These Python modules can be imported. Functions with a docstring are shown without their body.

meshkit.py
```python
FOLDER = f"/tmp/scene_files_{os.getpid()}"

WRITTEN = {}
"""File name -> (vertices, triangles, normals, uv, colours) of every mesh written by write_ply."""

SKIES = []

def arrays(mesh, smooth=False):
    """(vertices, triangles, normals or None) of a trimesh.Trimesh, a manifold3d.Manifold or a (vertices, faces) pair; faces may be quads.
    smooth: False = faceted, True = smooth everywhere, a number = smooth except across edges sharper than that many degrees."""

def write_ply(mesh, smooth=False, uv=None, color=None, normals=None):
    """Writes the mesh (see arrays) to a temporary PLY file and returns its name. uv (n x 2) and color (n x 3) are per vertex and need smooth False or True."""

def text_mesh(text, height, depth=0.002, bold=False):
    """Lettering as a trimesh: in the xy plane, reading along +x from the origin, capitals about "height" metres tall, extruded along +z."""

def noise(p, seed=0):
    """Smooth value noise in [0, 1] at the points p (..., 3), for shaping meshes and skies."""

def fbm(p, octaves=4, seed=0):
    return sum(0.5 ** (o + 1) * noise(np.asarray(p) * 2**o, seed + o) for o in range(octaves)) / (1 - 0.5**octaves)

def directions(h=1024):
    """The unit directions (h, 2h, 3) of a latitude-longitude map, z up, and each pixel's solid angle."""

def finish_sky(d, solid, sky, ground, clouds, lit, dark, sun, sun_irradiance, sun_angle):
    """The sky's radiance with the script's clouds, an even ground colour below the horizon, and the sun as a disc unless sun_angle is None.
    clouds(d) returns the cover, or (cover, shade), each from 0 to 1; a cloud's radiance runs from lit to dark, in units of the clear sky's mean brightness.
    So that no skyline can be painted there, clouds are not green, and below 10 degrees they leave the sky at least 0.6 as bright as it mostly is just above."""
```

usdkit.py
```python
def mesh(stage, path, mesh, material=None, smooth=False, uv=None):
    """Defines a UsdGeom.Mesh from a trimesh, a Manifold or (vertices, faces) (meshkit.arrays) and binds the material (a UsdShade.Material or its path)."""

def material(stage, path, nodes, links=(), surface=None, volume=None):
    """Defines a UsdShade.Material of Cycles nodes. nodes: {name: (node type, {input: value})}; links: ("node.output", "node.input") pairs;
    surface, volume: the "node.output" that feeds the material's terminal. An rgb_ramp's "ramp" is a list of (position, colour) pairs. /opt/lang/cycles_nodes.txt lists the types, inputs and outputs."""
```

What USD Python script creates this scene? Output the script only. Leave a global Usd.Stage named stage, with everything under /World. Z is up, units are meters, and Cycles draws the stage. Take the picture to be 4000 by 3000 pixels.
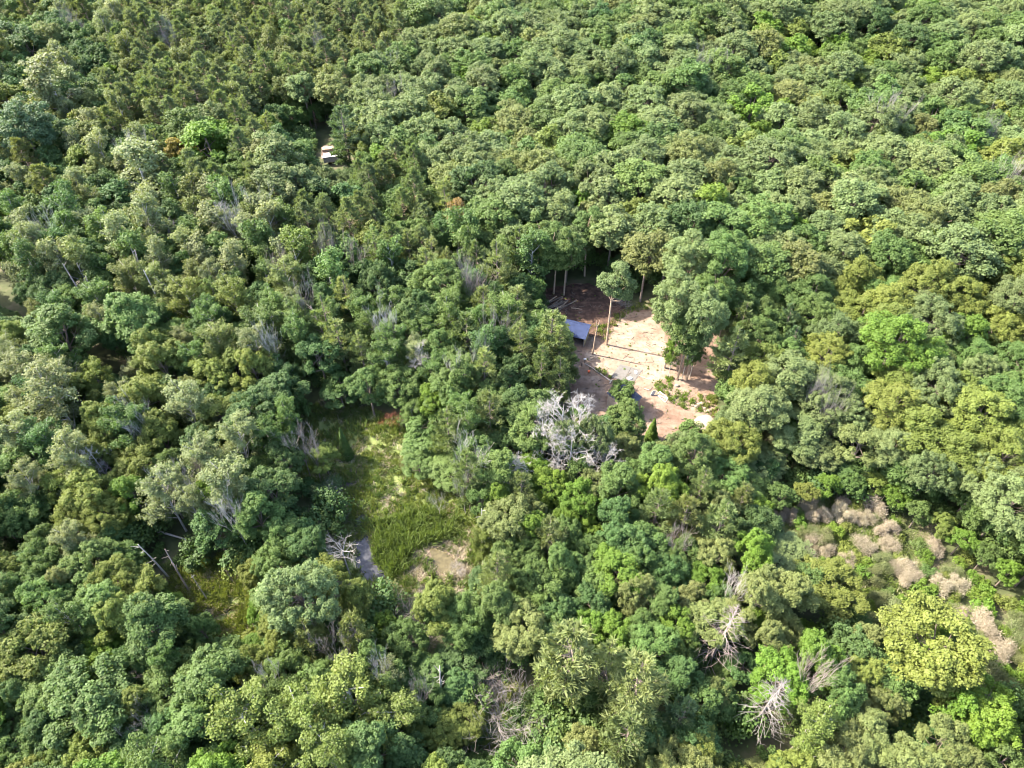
import math, numpy as np, trimesh, usdkit, meshkit
from pxr import Usd, UsdGeom, UsdLux, UsdShade, Gf, Sdf, Vt
from shapely.geometry import Polygon, LineString, Point
from shapely.prepared import prep

stage = Usd.Stage.CreateInMemory()
UsdGeom.SetStageUpAxis(stage, 'Z'); UsdGeom.SetStageMetersPerUnit(stage, 1.0)
UsdGeom.Xform.Define(stage, '/World'); UsdGeom.Scope.Define(stage, '/World/Looks')
PI = math.pi

# ---------------------------------------------------------------- camera, sky, sun, exposure
CAM_H, DEP, FPX, CX, CY = 100.0, math.radians(46.6), 1562.0, 1106.0, 829.5      # a drone 100 m up, looking 46.6 degrees down
cam = UsdGeom.Camera.Define(stage, '/World/camera')
cam.AddTranslateOp().Set(Gf.Vec3d(0, 0, CAM_H)); cam.AddRotateXOp().Set(90 - math.degrees(DEP))
cam.CreateHorizontalApertureAttr(36.0); cam.CreateVerticalApertureAttr(27.0)
cam.CreateFocalLengthAttr(36.0 * FPX / 2212.0); cam.CreateClippingRangeAttr((1.0, 5000.0))
cam.CreateExposureAttr(2.8)
SUN_AZ, SUN_EL = math.radians(-72), math.radians(43)
sun = UsdLux.DistantLight.Define(stage, '/World/sun')
sun.CreateIntensityAttr(0.95); sun.CreateAngleAttr(0.53); sun.CreateColorAttr(Gf.Vec3f(1.0, 0.91, 0.77)); sun.CreateNormalizeAttr(True)
sun.AddRotateZOp().Set(180 - math.degrees(SUN_AZ)); sun.AddRotateXOp().Set(90 - math.degrees(SUN_EL))
SUN = np.array([math.cos(SUN_EL) * math.sin(SUN_AZ), math.cos(SUN_EL) * math.cos(SUN_AZ), math.sin(SUN_EL)])
sky = UsdLux.DomeLight.Define(stage, '/World/sky')
skymat = usdkit.material(stage, '/World/Looks/sky', {
    's': ('sky_texture', {'sky_type': 'single_scattering', 'sun_disc': False, 'sun_elevation': SUN_EL, 'sun_rotation': SUN_AZ, 'altitude': 300.0, 'air_density': 1.0, 'aerosol_density': 3.0}),
    'b': ('background_shader', {'strength': 0.15})}, [('s.color', 'b.color')], surface='b.background')
UsdShade.MaterialBindingAPI.Apply(sky.GetPrim()).Bind(skymat)
sky.GetPrim().SetCustomDataByKey('kind', 'structure')

# ---------------------------------------------------------------- geometry of the view (photo pixels, 2212 wide, to places on the land)
SD, CD = math.sin(DEP), math.cos(DEP)
def G(px, py, z=0.0):
    "the place at height z that shows at a photo pixel"
    u, v = (px - CX) / FPX, (CY - py) / FPX
    d = np.array([u, CD + v * SD, -SD + v * CD]); t = (CAM_H - z) / -d[2]
    return np.array([d[0] * t, d[1] * t, z])
def IMG(p):
    p = np.asarray(p, float); x, y, z = p[..., 0], p[..., 1], p[..., 2] - CAM_H
    dep = y * CD - z * SD; up = y * SD + z * CD
    return np.stack([CX + FPX * x / dep, CY - FPX * up / dep, dep], -1)
def zf(x0, y0, k): return lambda x, y: ((x0 + x / k) / 1.8083, (y0 + y / k) / 1.8083)
Z3, Z4, Z2, Z8 = zf(2000, 1000, 1.659), zf(2080, 1150, 2.765), zf(1000, 1000, 1.659), zf(1000, 2000, 1.659)
Z7, Z9, ZA, ZM = zf(0, 2000, 1.659), zf(2000, 2000, 1.659), zf(3000, 2000, 1.659), zf(1150, 1550, 1.952)
ZT = zf(2130, 1100, 5.53)

# ---------------------------------------------------------------- materials
LOOK = '/World/Looks/'
def mat(name, nodes, links, surface='p.BSDF'): return usdkit.material(stage, LOOK + name, nodes, links, surface=surface)
def leafmat(name, dark, light, rough=0.62, trans=0.3, spec=0.25, hi=None):
    "leaves: each leaf its own tone, each tree a little off its neighbour, patches of tone within a crown"
    return mat(name, {
        'g': ('geometry', {}), 'o': ('object_info', {}), 'tc': ('texture_coordinate', {}),
        'n': ('noise_texture', {'scale': 0.45, 'detail': 1.0}),
        'mr': ('map_range', {'from_min': 0.3, 'from_max': 0.7, 'to_min': -0.25, 'to_max': 0.25}),
        'ad': ('math', {'math_type': 'add'}),
        'r': ('rgb_ramp', {'ramp': [(0.0, tuple(c * 0.8 for c in dark)), (0.3, dark), (0.7, light), (.92, tuple(c * 1.15 for c in light)), (1.0, hi or tuple(c * 1.3 for c in light))]}),
        'hv': ('map_range', {'from_min': 0, 'from_max': 1, 'to_min': 0.84, 'to_max': 1.16}),
        'hh': ('map_range', {'from_min': 0, 'from_max': 1, 'to_min': 0.488, 'to_max': 0.512}),
        'm7': ('math', {'math_type': 'multiply', 'value2': 7.31}), 'fr': ('math', {'math_type': 'fraction'}),
        'h': ('hsv', {'saturation': 1.0}),
        'p': ('principled_bsdf', {'roughness': rough, 'specular_ior_level': spec}),
        't': ('translucent_bsdf', {}), 'tm': ('mix', {'mix_type': 'multiply', 'fac': 1.0, 'color2': (1.25, 1.3, 0.6)}),
        'mx': ('mix_closure', {'fac': trans})},
        [('tc.object', 'n.vector'), ('n.fac', 'mr.value'), ('mr.result', 'ad.value1'), ('g.random_per_island', 'ad.value2'), ('ad.value', 'r.fac'),
         ('o.random', 'hv.value'), ('o.random', 'm7.value1'), ('m7.value', 'fr.value1'), ('fr.value', 'hh.value'), ('hv.result', 'h.value'), ('hh.result', 'h.hue'),
         ('r.color', 'h.color'), ('h.color', 'p.base_color'), ('h.color', 'tm.color1'), ('tm.color', 't.color'),
         ('p.BSDF', 'mx.closure1'), ('t.BSDF', 'mx.closure2')], surface='mx.closure')
TONES = {   # name: (dark, light)
    'grey_green': ((.108, .145, .050), (.186, .228, .088)),
    'mid_green': ((.078, .126, .030), (.142, .196, .052)),
    'deep_green':   ((0.054, 0.099, 0.027), (0.109, 0.162, 0.045)),
    'yellow_green': ((.112, .140, .026), (.205, .235, .052)),
    'bright_green': ((.090, .150, .017), (.165, .232, .038)),
    'olive': ((.118, .140, .042), (.200, .220, .080)),
    'pine_green':   ((0.114, 0.149, 0.051), (0.208, 0.240, 0.092)),
    'pale_pine':    ((0.151, 0.182, 0.064), (0.261, 0.289, 0.117)),
    'pine_olive': ((.118, .148, .062), (.215, .240, .120)),
    'blue_green':   ((0.073, 0.118, 0.050), (0.137, 0.184, 0.082)),
    'silver':       ((0.151, 0.174, 0.073), (0.295, 0.315, 0.160)),
    'speckled':     ((0.100, 0.137, 0.028), (0.233, 0.264, 0.082)),
    'golden':       ((0.197, 0.159, 0.027), (0.363, 0.292, 0.062)),
    'rusty':        ((0.208, 0.133, 0.058), (0.353, 0.240, 0.113)),
    'straw': ((.330, .285, .215), (.500, .450, .365)),
    'reed':         ((0.093, 0.128, 0.033), (0.177, 0.210, 0.061)),
    'marsh':        ((0.128, 0.163, 0.036), (0.241, 0.258, 0.072)),
}
LEAF = {k: leafmat('leaf_' + k, a, b, hi=(.48, .50, .38) if k == 'speckled' else None) for k, (a, b) in TONES.items()}
TONE_WORD = {'grey_green': 'grey-green', 'mid_green': 'mid-green', 'deep_green': 'dark green', 'yellow_green': 'yellow-green', 'bright_green': 'bright green', 'olive': 'olive',
             'pine_green': 'soft green', 'blue_green': 'bluish green', 'silver': 'silvery', 'golden': 'golden', 'rusty': 'rusty', 'straw': 'pinkish-grey', 'speckled': 'white-flecked', 'pale_pine': 'pale', 'pine_olive': 'pale olive', 'reed': 'reed green', 'marsh': 'grass green'}
def noisy(name, cols, scale, rough=0.9, bump=0.0, detail=6.0, obj=False, spec=0.2):
    nodes = {'c': ('texture_coordinate' if obj else 'geometry', {}), 'n': ('noise_texture', {'scale': scale, 'detail': detail, 'roughness': 0.62}),
             'r': ('rgb_ramp', {'ramp': cols}), 'p': ('principled_bsdf', {'roughness': rough, 'specular_ior_level': spec})}
    links = [('c.object' if obj else 'c.position', 'n.vector'), ('n.fac', 'r.fac'), ('r.color', 'p.base_color')]
    if bump:
        nodes['b'] = ('bump', {'strength': 1.0, 'distance': bump}); links += [('n.fac', 'b.height'), ('b.normal', 'p.normal')]
    return mat(name, nodes, links)
BARK = noisy('bark_brown', [(.3, (.07, .055, .045)), (.7, (.19, .15, .12))], 3.0, obj=True, bump=.02)
BARK_TAN = noisy('bark_tan', [(.3, (.20, .14, .10)), (.7, (.36, .27, .19))], 2.0, obj=True, bump=.02)
BARK_PALE = noisy('bark_pale', [(.3, (.20, .18, .155)), (.7, (.38, .35, .31))], 2.5, obj=True, bump=.02)
DEAD_WHITE = noisy('deadwood_white', [(.3, (.19, .172, .155)), (.7, (.33, .305, .28))], 1.5, obj=True, bump=.01)
DEAD_GREY = noisy('deadwood_grey', [(.3, (.11, .098, .09)), (.7, (.21, .19, .175))], 1.5, obj=True, bump=.01)
DEAD_PINK = noisy('deadwood_pink', [(.3, (.135, .108, .094)), (.7, (.25, .208, .185))], 1.2, obj=True, bump=.01)
DEAD_RED = noisy('deadwood_red', [(.3, (.16, .05, .035)), (.7, (.34, .13, .08))], 1.2, obj=True)

# ---------------------------------------------------------------- helpers for prims
used = {}
def path_for(name, parent='/World'):
    n = used.get((parent, name), 0); used[(parent, name)] = n + 1
    return f'{parent}/{name}' + (f'_{n:03d}' if n else '')
def quads(stage_path, v, n, material):
    "n loose quads of 4 points each"
    m = UsdGeom.Mesh.Define(stage, stage_path)
    m.CreatePointsAttr(Vt.Vec3fArray.FromNumpy(np.ascontiguousarray(v, np.float32)))
    m.CreateFaceVertexCountsAttr(Vt.IntArray.FromNumpy(np.full(n, 4, np.int32)))
    m.CreateFaceVertexIndicesAttr(Vt.IntArray.FromNumpy(np.arange(4 * n, dtype=np.int32)))
    m.CreateSubdivisionSchemeAttr('none')
    if material: UsdShade.MaterialBindingAPI.Apply(m.GetPrim()).Bind(material)
    return m
def obj(name, mesh, material, parent='/World', smooth=False):
    if not isinstance(parent, str): parent = str(parent.GetPath())
    return usdkit.mesh(stage, path_for(name, parent), mesh, material, smooth=smooth).GetPrim()
def tag(prim, label=None, category=None, group=None, kind=None):
    for k, v in (('label', label), ('category', category), ('group', group), ('kind', kind)):
        if v: prim.SetCustomDataByKey(k, v)
    return prim
def thing(name, label, category, loc=(0, 0, 0), rotz=0.0, group=None):
    x = UsdGeom.Xform.Define(stage, path_for(name)); x.AddTranslateOp().Set(Gf.Vec3d(*map(float, loc)))
    if rotz: x.AddRotateZOp().Set(math.degrees(rotz))
    return tag(x.GetPrim(), label, category, group)
class MB:
    "collects shapes into one mesh"
    def __init__(s): s.v, s.f, s.n = [], [], 0
    def add(s, v, f):
        s.v.append(np.asarray(v, float)); s.f.append(np.asarray(f, int) + s.n); s.n += len(v); return s
    def tm(s, m): return s.add(m.vertices, m.faces)
    def box(s, c, e, rz=0.0, ry=0.0):
        m = trimesh.creation.box(e)
        if ry: m.apply_transform(trimesh.transformations.rotation_matrix(ry, [0, 1, 0]))
        if rz: m.apply_transform(trimesh.transformations.rotation_matrix(rz, [0, 0, 1]))
        m.apply_translation(c); return s.tm(m)
    def bar(s, a, b, w, h=None, up=(0, 0, 1)):
        a, b = np.asarray(a, float), np.asarray(b, float); d = b - a; L = np.linalg.norm(d); d /= L
        u = np.asarray(up, float)
        if abs(d @ u) > .95: u = np.array([1.0, 0, 0])
        x = np.cross(d, u); x /= np.linalg.norm(x); y = np.cross(x, d)
        m = trimesh.creation.box((w, h or w, L)); T = np.eye(4); T[:3, 0], T[:3, 1], T[:3, 2], T[:3, 3] = x, y, d, (a + b) / 2
        m.apply_transform(T); return s.tm(m)
    def tube(s, pts, radii, sides=5):
        p = np.asarray(pts, float); n = len(p); r = np.broadcast_to(radii, (n,))
        t = np.gradient(p, axis=0); t /= np.linalg.norm(t, axis=1, keepdims=True) + 1e-12
        ref = np.array([0.0, 0, 1]) if abs(t[0][2]) < .9 else np.array([1.0, 0, 0])
        a = np.cross(t, ref); a /= np.linalg.norm(a, axis=1, keepdims=True) + 1e-9; b = np.cross(t, a)
        g = np.arange(sides) * 2 * PI / sides
        v = (p[:, None] + r[:, None, None] * (np.cos(g)[None, :, None] * a[:, None] + np.sin(g)[None, :, None] * b[:, None])).reshape(-1, 3)
        i, j = np.meshgrid(np.arange(n - 1), np.arange(sides), indexing='ij'); j2 = (j + 1) % sides
        q = np.stack([i * sides + j, i * sides + j2, (i + 1) * sides + j2, (i + 1) * sides + j], -1).reshape(-1, 4)
        f = np.vstack([q[:, [0, 1, 2]], q[:, [0, 2, 3]]])
        k = len(v); v = np.vstack([v, p[-1]]); cap = np.array([[(n - 1) * sides + x, (n - 1) * sides + (x + 1) % sides, k] for x in range(sides)])
        return s.add(v, np.vstack([f, cap]))
    def mesh(s): return np.vstack(s.v), np.vstack(s.f)

def unit(v): return v / (np.linalg.norm(v, axis=-1, keepdims=True) + 1e-12)
def leaf_quads(rng, p, nrm, size, aspect=0.75):
    "a quad at each p, facing nrm, turned at random, bent a little along its middle"
    n = len(p); size = np.broadcast_to(size, (n,)) * rng.uniform(.65, 1.3, n)
    a = unit(np.cross(nrm, rng.normal(size=(n, 3)))); b = np.cross(nrm, a)
    s = size[:, None] / 2; w = s * aspect
    return np.stack([p - a * s, p - b * w + nrm * s * .15, p + a * s, p + b * w + nrm * s * .15], 1).reshape(-1, 3)
def tufts(rng, p, d, length, width):
    "narrow blades from p along d"
    n = len(p); length = np.broadcast_to(length, (n,)) * rng.uniform(.7, 1.3, n)
    s = unit(np.cross(d, rng.normal(size=(n, 3)))) * (width / 2); e = p + d * length[:, None]
    return np.stack([p - s, p + s, e + s * .35, e - s * .35], 1).reshape(-1, 3)
def sphere_dirs(rng, n, zmin=-1.0):
    z = rng.uniform(zmin, 1, n); a = rng.uniform(0, 2 * PI, n); r = np.sqrt(np.maximum(0, 1 - z * z))
    return np.stack([r * np.cos(a), r * np.sin(a), z], 1)

# ---------------------------------------------------------------- tree forms (built once, then copied tree by tree)
forms_root = stage.CreateClassPrim('/World/Forms')
def clump_foliage(rng, c, r, per, leaf, zmin=-.35, up=.6, rnd=.42, flat=.8, aspect=.75):
    "leaves over the skins of round clumps at c with radii r"
    k = np.repeat(np.arange(len(c)), per)
    d = sphere_dirs(rng, len(k), zmin); rr = r[k] * (rng.uniform(.5, 1.1, len(k)) + .5 * rng.random(len(k)) ** 6)
    p = c[k] + d * rr[:, None] * np.array([1, 1, flat])
    nrm = unit(d * .75 + np.array([0, 0, up]) + rng.normal(size=d.shape) * rnd)
    return leaf_quads(rng, p, nrm, leaf, aspect)
def limbs(rng, mb, base, tops, r0, bend=.25, sides=4):
    for t in tops:
        m = (base + t) / 2 + rng.normal(size=3) * np.linalg.norm(t - base) * .08 + np.array([0, 0, np.linalg.norm(t - base) * bend * -.15])
        mb.tube([base, m, t], [r0, r0 * .65, r0 * .2], sides)
def broadleaf(seed, R, cr_h, H, nlobe, per_lobe, per, leaf, shape='round', cl=.62, trunk_r=.22, lobe_r=.36):
    "crown of uneven boughs, each a cluster of leaf clumps with dark gaps between, on a forking trunk"
    rng = np.random.default_rng(seed); zc = H - cr_h * .5
    n = nlobe * 30; d = sphere_dirs(rng, n, -.5); rad = (.55 + .8 * meshkit.fbm(d * 1.5 + seed * 3.7, 3, seed))
    if shape == 'cone': rad = rad * np.clip(1.1 - .55 * np.clip(d[:, 2], -.5, 1), .45, 1.25)
    L = d * (rad * rng.uniform(.55, .86, n))[:, None] * np.array([R, R, cr_h * (.5 if shape != 'cone' else .72)]); pts = []
    for c in L:
        if all(np.sum(((c - q) / [1, 1, .8]) ** 2) > (R * lobe_r * 1.02) ** 2 for q in pts): pts.append(c)
        if len(pts) >= nlobe: break
    L = np.array(pts) * np.where(rng.random(len(pts)) < .3, 1.18, 1.0)[:, None]; lr = R * lobe_r * rng.uniform(.7, 1.25, len(L)); C, K = [], []
    for c, r in zip(L, lr):
        out = unit(c / [R, R, cr_h * .5] + [0, 0, .35]); m = int(per_lobe * rng.uniform(.8, 1.2) * (r / (R * lobe_r)) ** 1.5) + 3
        e = sphere_dirs(rng, m * 3); e = e[(e @ out) > -.25][:m]
        C.append(c + e * r * rng.uniform(.75, 1.08, (len(e), 1)) * [1, 1, .8]); K.append(np.full(len(e), 1.0))
        C.append(c[None] + rng.normal(size=(2, 3)) * r * .3); K.append(np.full(2, 1.5))
    C, K = np.vstack(C) + [0, 0, zc], np.concatenate(K); r = cl * K * rng.uniform(.6, 1.35, len(C))
    q = clump_foliage(rng, C, r, per, leaf, zmin=-.5)
    mb = MB(); fork = np.array([rng.normal() * .2, rng.normal() * .2, H - cr_h * .85])
    mb.tube([[0, 0, -.4], fork * [.5, .5, .5], fork], [trunk_r * 1.25, trunk_r, trunk_r * .8], 7)
    top = np.array([rng.normal() * .4, rng.normal() * .4, H - cr_h * .25]); mb.tube([fork, (fork + top) / 2 + rng.normal(size=3) * .2, top], [trunk_r * .8, trunk_r * .5, trunk_r * .15], 5)
    limbs(rng, mb, fork, (L + [0, 0, zc])[::2], trunk_r * .5); limbs(rng, mb, (fork + top) / 2, (L + [0, 0, zc])[1::2], trunk_r * .35)
    return q, mb.mesh()
def white_pine(seed, R, H, base, per=46, nb=6, step=.95, needle=.42, tiers_keep=.9):
    "tiers of long level boughs with upturned feathery tufts"
    rng = np.random.default_rng(seed); P, D, mb = [], [], MB()
    lean = rng.normal(size=2) * .3
    mb.tube([[0, 0, -.4], [lean[0] * .5, lean[1] * .5, H * .5], [lean[0], lean[1], H]], [.28, .18, .03], 6)
    z = base
    while z < H - .3:
        f = (z - base) / (H - base); L = R * (1 - f ** 1.7) * (.55 + .45 * min(1, f * 3 + .3))
        for k in range(max(3, int(nb * (1 - .35 * f)))):
            if rng.random() > tiers_keep: continue
            a = rng.uniform(0, 2 * PI); l = L * rng.uniform(.6, 1.2) + .25; rise = .08 + .5 * f + rng.normal() * .08
            o = np.array([lean[0] * z / H, lean[1] * z / H, z + rng.normal() * .25]); dr = np.array([math.cos(a), math.sin(a), 0])
            tip = o + dr * l + np.array([0, 0, rise * l]); mid = o + dr * l * .55 + np.array([0, 0, rise * l * .35])
            mb.tube([o, mid, tip], [.06, .04, .015], 3)
            n = int(per * (.35 + l / R)); t = rng.uniform(.25, 1, n) ** .8; side = rng.normal(size=n) * .26 * l * (1.15 - t) * (t > .2)
            px = np.cross(dr, [0, 0, 1.0])
            c = o + dr * (l * t)[:, None] + np.array([0, 0, 1]) * ((rise * l) * t ** 1.6)[:, None] + px * side[:, None]
            c[:, 2] += rng.uniform(-.08, .2, n)
            P.append(c); D.append(unit(dr * .6 + px * (np.sign(side) * .5)[:, None] + np.array([0, 0, .55]) + rng.normal(size=(n, 3)) * .5))
        z += step * rng.uniform(.7, 1.2)
    P, D = np.vstack(P), np.vstack(D)
    return tufts(rng, P, D, needle, .17), mb.mesh()
def red_pine(seed, R, H, base, n=7600, needle=.44):
    "tall plantation pine: a fuzzy narrow dome of brush-like tufts over a bare trunk"
    rng = np.random.default_rng(seed); mb = MB(); mb.tube([[0, 0, -.4], [rng.normal() * .2, rng.normal() * .2, H * .6], [0, 0, H - .3]], [.2, .14, .03], 6)
    C = []
    z = base
    while z < H:
        f = (z - base) / (H - base); L = R * (math.sin(PI * min(1, .22 + .78 * f)) ** .6) * (1.02 - .5 * f ** 3)
        for k in range(6):
            a = rng.uniform(0, 2 * PI); l = max(.15, L * rng.uniform(.55, 1.12)); dr = np.array([math.cos(a), math.sin(a), .28])
            o = np.array([0, 0, z]); mb.tube([o, o + dr * l], [.04, .012], 3)
            for t in (.55, .8, 1.0): C.append(o + dr * l * t + rng.normal(size=3) * .18)
        z += .62
    C = np.array(C); k = rng.integers(0, len(C), n); d = sphere_dirs(rng, n, -.3)
    p = C[k] + d * rng.uniform(.05, .3, n)[:, None]
    h = n // 2; u = unit(d + [0, 0, .6] + rng.normal(size=d.shape) * .35)
    return np.vstack([tufts(rng, p[:h], u[:h], needle, .16), leaf_quads(rng, p[h:], u[h:], needle * .75, .6)]), mb.mesh()
def cone_tree(seed, R, H, n=5000, needle=.34):
    "cedar or young spruce: a soft pointed cone down to the ground"
    rng = np.random.default_rng(seed); mb = MB(); mb.tube([[0, 0, -.3], [0, 0, H * .9]], [.1, .02], 5)
    f = rng.random(n) ** 1.6; a = rng.uniform(0, 2 * PI, n)
    lob = .75 + .4 * meshkit.noise(np.stack([np.cos(a) * 1.5, np.sin(a) * 1.5, f * H * .9], 1) + seed * 5.1, seed)
    r = R * (1 - f) ** .8 * lob * rng.uniform(.75, 1.05, n)
    p = np.stack([r * np.cos(a), r * np.sin(a), .2 + f * (H - .2)], 1); d = np.stack([np.cos(a), np.sin(a), np.full(n, .6)], 1)
    return leaf_quads(rng, p, unit(d + rng.normal(size=d.shape) * .5), needle, .55), mb.mesh()
def poplar(seed, R, H, base, nl=11, clumps=4, per=60, leaf=.28, cr=.75, tr=.2):
    "loose crown: pale trunk and ascending limbs in plain sight between scattered leaf clumps"
    rng = np.random.default_rng(seed); mb = MB(); C = []
    bend = rng.normal(size=2) * .5
    tp = lambda z: np.array([bend[0] * (z / H) ** 2, bend[1] * (z / H) ** 2, z])
    mb.tube([tp(z) for z in np.linspace(-.4, H, 7)], np.linspace(tr, .03, 7), 6)
    for i in range(nl):
        z = base + (H - base) * (i / nl) ** 1.05 * .92; a = rng.uniform(0, 2 * PI); f = (z - base) / (H - base)
        l = R * rng.uniform(.7, 1.15) * (1 - .55 * f); o = tp(z); dr = np.array([math.cos(a), math.sin(a), 0])
        m = o + dr * l * .5 + [0, 0, l * .45]; e = o + dr * l + [0, 0, l * rng.uniform(.75, 1.1)]
        e[2] = min(e[2], H + .6); mb.tube([o, m, e], [tr * .5 * (1 - .5 * f), tr * .3, .025], 4)
        for j in range(3):
            t = rng.uniform(.35, .95); s = o + (e - o) * t + rng.normal(size=3) * .05; w = s + unit(rng.normal(size=3) + dr * .6 + [0, 0, .8]) * l * rng.uniform(.25, .5)
            mb.tube([s, w], [.045, .012], 3); C.append(w)
        for j in range(clumps): C.append(o + (e - o) * rng.uniform(.4, 1.05) + rng.normal(size=3) * cr * .7)
    C.append(tp(H)); C = np.array(C)
    return clump_foliage(rng, C, cr * rng.uniform(.6, 1.3, len(C)), per, leaf, zmin=-.7, up=.45, rnd=.5), mb.mesh()
def shrub(seed, R, H, n=13, per=95, leaf=.27):
    rng = np.random.default_rng(seed)
    a = rng.uniform(0, 2 * PI, n); rr = R * np.sqrt(rng.random(n)) * .75
    c = np.stack([rr * np.cos(a), rr * np.sin(a), H * (.32 + .4 * rng.random(n) * (1 - (rr / R) ** 2))], 1)
    q = clump_foliage(rng, c, R * rng.uniform(.2, .42, n), per, leaf, zmin=-.4, flat=H / R * .8)
    mb = MB()
    for k in range(5): mb.tube([[rng.normal() * .15, rng.normal() * .15, -.2], c[k % n]], [.05, .015], 3)
    return q, mb.mesh()
def willow(seed, R, H, n=7000, leaf=.3):
    "loose many-headed mound of fine twigs and small leaves"
    rng = np.random.default_rng(seed); m = 11; a = rng.uniform(0, 2 * PI, m); q = R * np.sqrt(rng.random(m)) * .8
    c = np.stack([q * np.cos(a), q * np.sin(a), H * (.25 + .5 * rng.random(m) * (1 - (q / R) ** 2))], 1); r = R * rng.uniform(.22, .48, m)
    k = rng.integers(0, m, n); d = sphere_dirs(rng, n, -.35); p = c[k] + d * (r[k] * (rng.uniform(.4, 1.05, n) + .6 * rng.random(n) ** 5))[:, None] * [1, 1, 1.1]; p[:, 2] = np.maximum(p[:, 2], .03)
    mb = MB()
    for i in range(26):
        e = c[i % m] + rng.normal(size=3) * r[i % m] * [.6, .6, .4] + [0, 0, r[i % m] * 1.1]; b = rng.normal(size=3) * [.3, .3, 0]; mb.tube([b, (b + e) / 2 + rng.normal(size=3) * .15, e], [.04, .03, .01], 3)
    h = n // 2
    return np.vstack([tufts(rng, p[:h], unit(d[:h] * .8 + [0, 0, .5] + rng.normal(size=(h, 3)) * .5), leaf, .07), leaf_quads(rng, p[h:], unit(d[h:] + [0, 0, .5] + rng.normal(size=(n - h, 3)) * .5), leaf * .55, .6)]), mb.mesh()

FORMS = {}
def define_form(name, q, trunk, bark, crown_name='crown', trunk_name='trunk'):
    p = f'/World/Forms/{name}'; UsdGeom.Xform.Define(stage, p)
    if trunk is not None: usdkit.mesh(stage, p + '/' + trunk_name, trunk, bark)
    if q is not None: quads(p + '/' + crown_name, q, len(q) // 4, None)
    FORMS[name] = dict(crown=crown_name if q is not None else None, R=0, H=0)
def toned(form, tone):
    "the form in one leaf tone"
    n = f'{form}_{tone}'; p = f'/World/Forms/{n}'
    if not stage.GetPrimAtPath(p):
        x = stage.DefinePrim(p, 'Xform'); x.GetReferences().AddInternalReference(f'/World/Forms/{form}')
        c = stage.OverridePrim(f'{p}/{FORMS[form]["crown"]}'); UsdShade.MaterialBindingAPI.Apply(c).Bind(LEAF[tone])
    return p

SPEC = {}   # kind of tree: list of (form, crown radius, height); near ones have finer leaves
def reg(kind, form, R, H, near=False): SPEC.setdefault((kind, near), []).append((form, R, H))
for i in range(6):
    H = [17, 16, 18, 15, 16.5, 17.5][i]; R = [5.0, 4.5, 5.4, 4.2, 4.7, 5.2][i]
    define_form(f'oak_{i}', *broadleaf(10 + i, R, [8.5, 8, 8, 8.5, 7.5, 9][i], H, [25, 22, 28, 21, 24, 26][i], 8, 44, .38, cl=.56, lobe_r=.29), BARK); reg('oak', f'oak_{i}', R, H)
for i in range(3):
    H, R = [17, 16, 16.5][i], [4.9, 4.5, 5.2][i]
    define_form(f'oak_near_{i}', *broadleaf(20 + i, R, 8.5, H, [24, 21, 25][i], 11, 84, .26, cl=.5, lobe_r=.3), BARK); reg('oak', f'oak_near_{i}', R, H, True)
for i in range(4):
    H, R = [15, 14, 16, 14.5][i], [4.4, 3.8, 4.8, 4.1][i]
    define_form(f'maple_{i}', *broadleaf(30 + i, R, [10, 10, 10, 8.5][i], H, [15, 13, 17, 13][i], 11, 42, .40, shape='cone' if i == 1 else 'round', cl=.58), BARK); reg('maple', f'maple_{i}', R, H)
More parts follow.
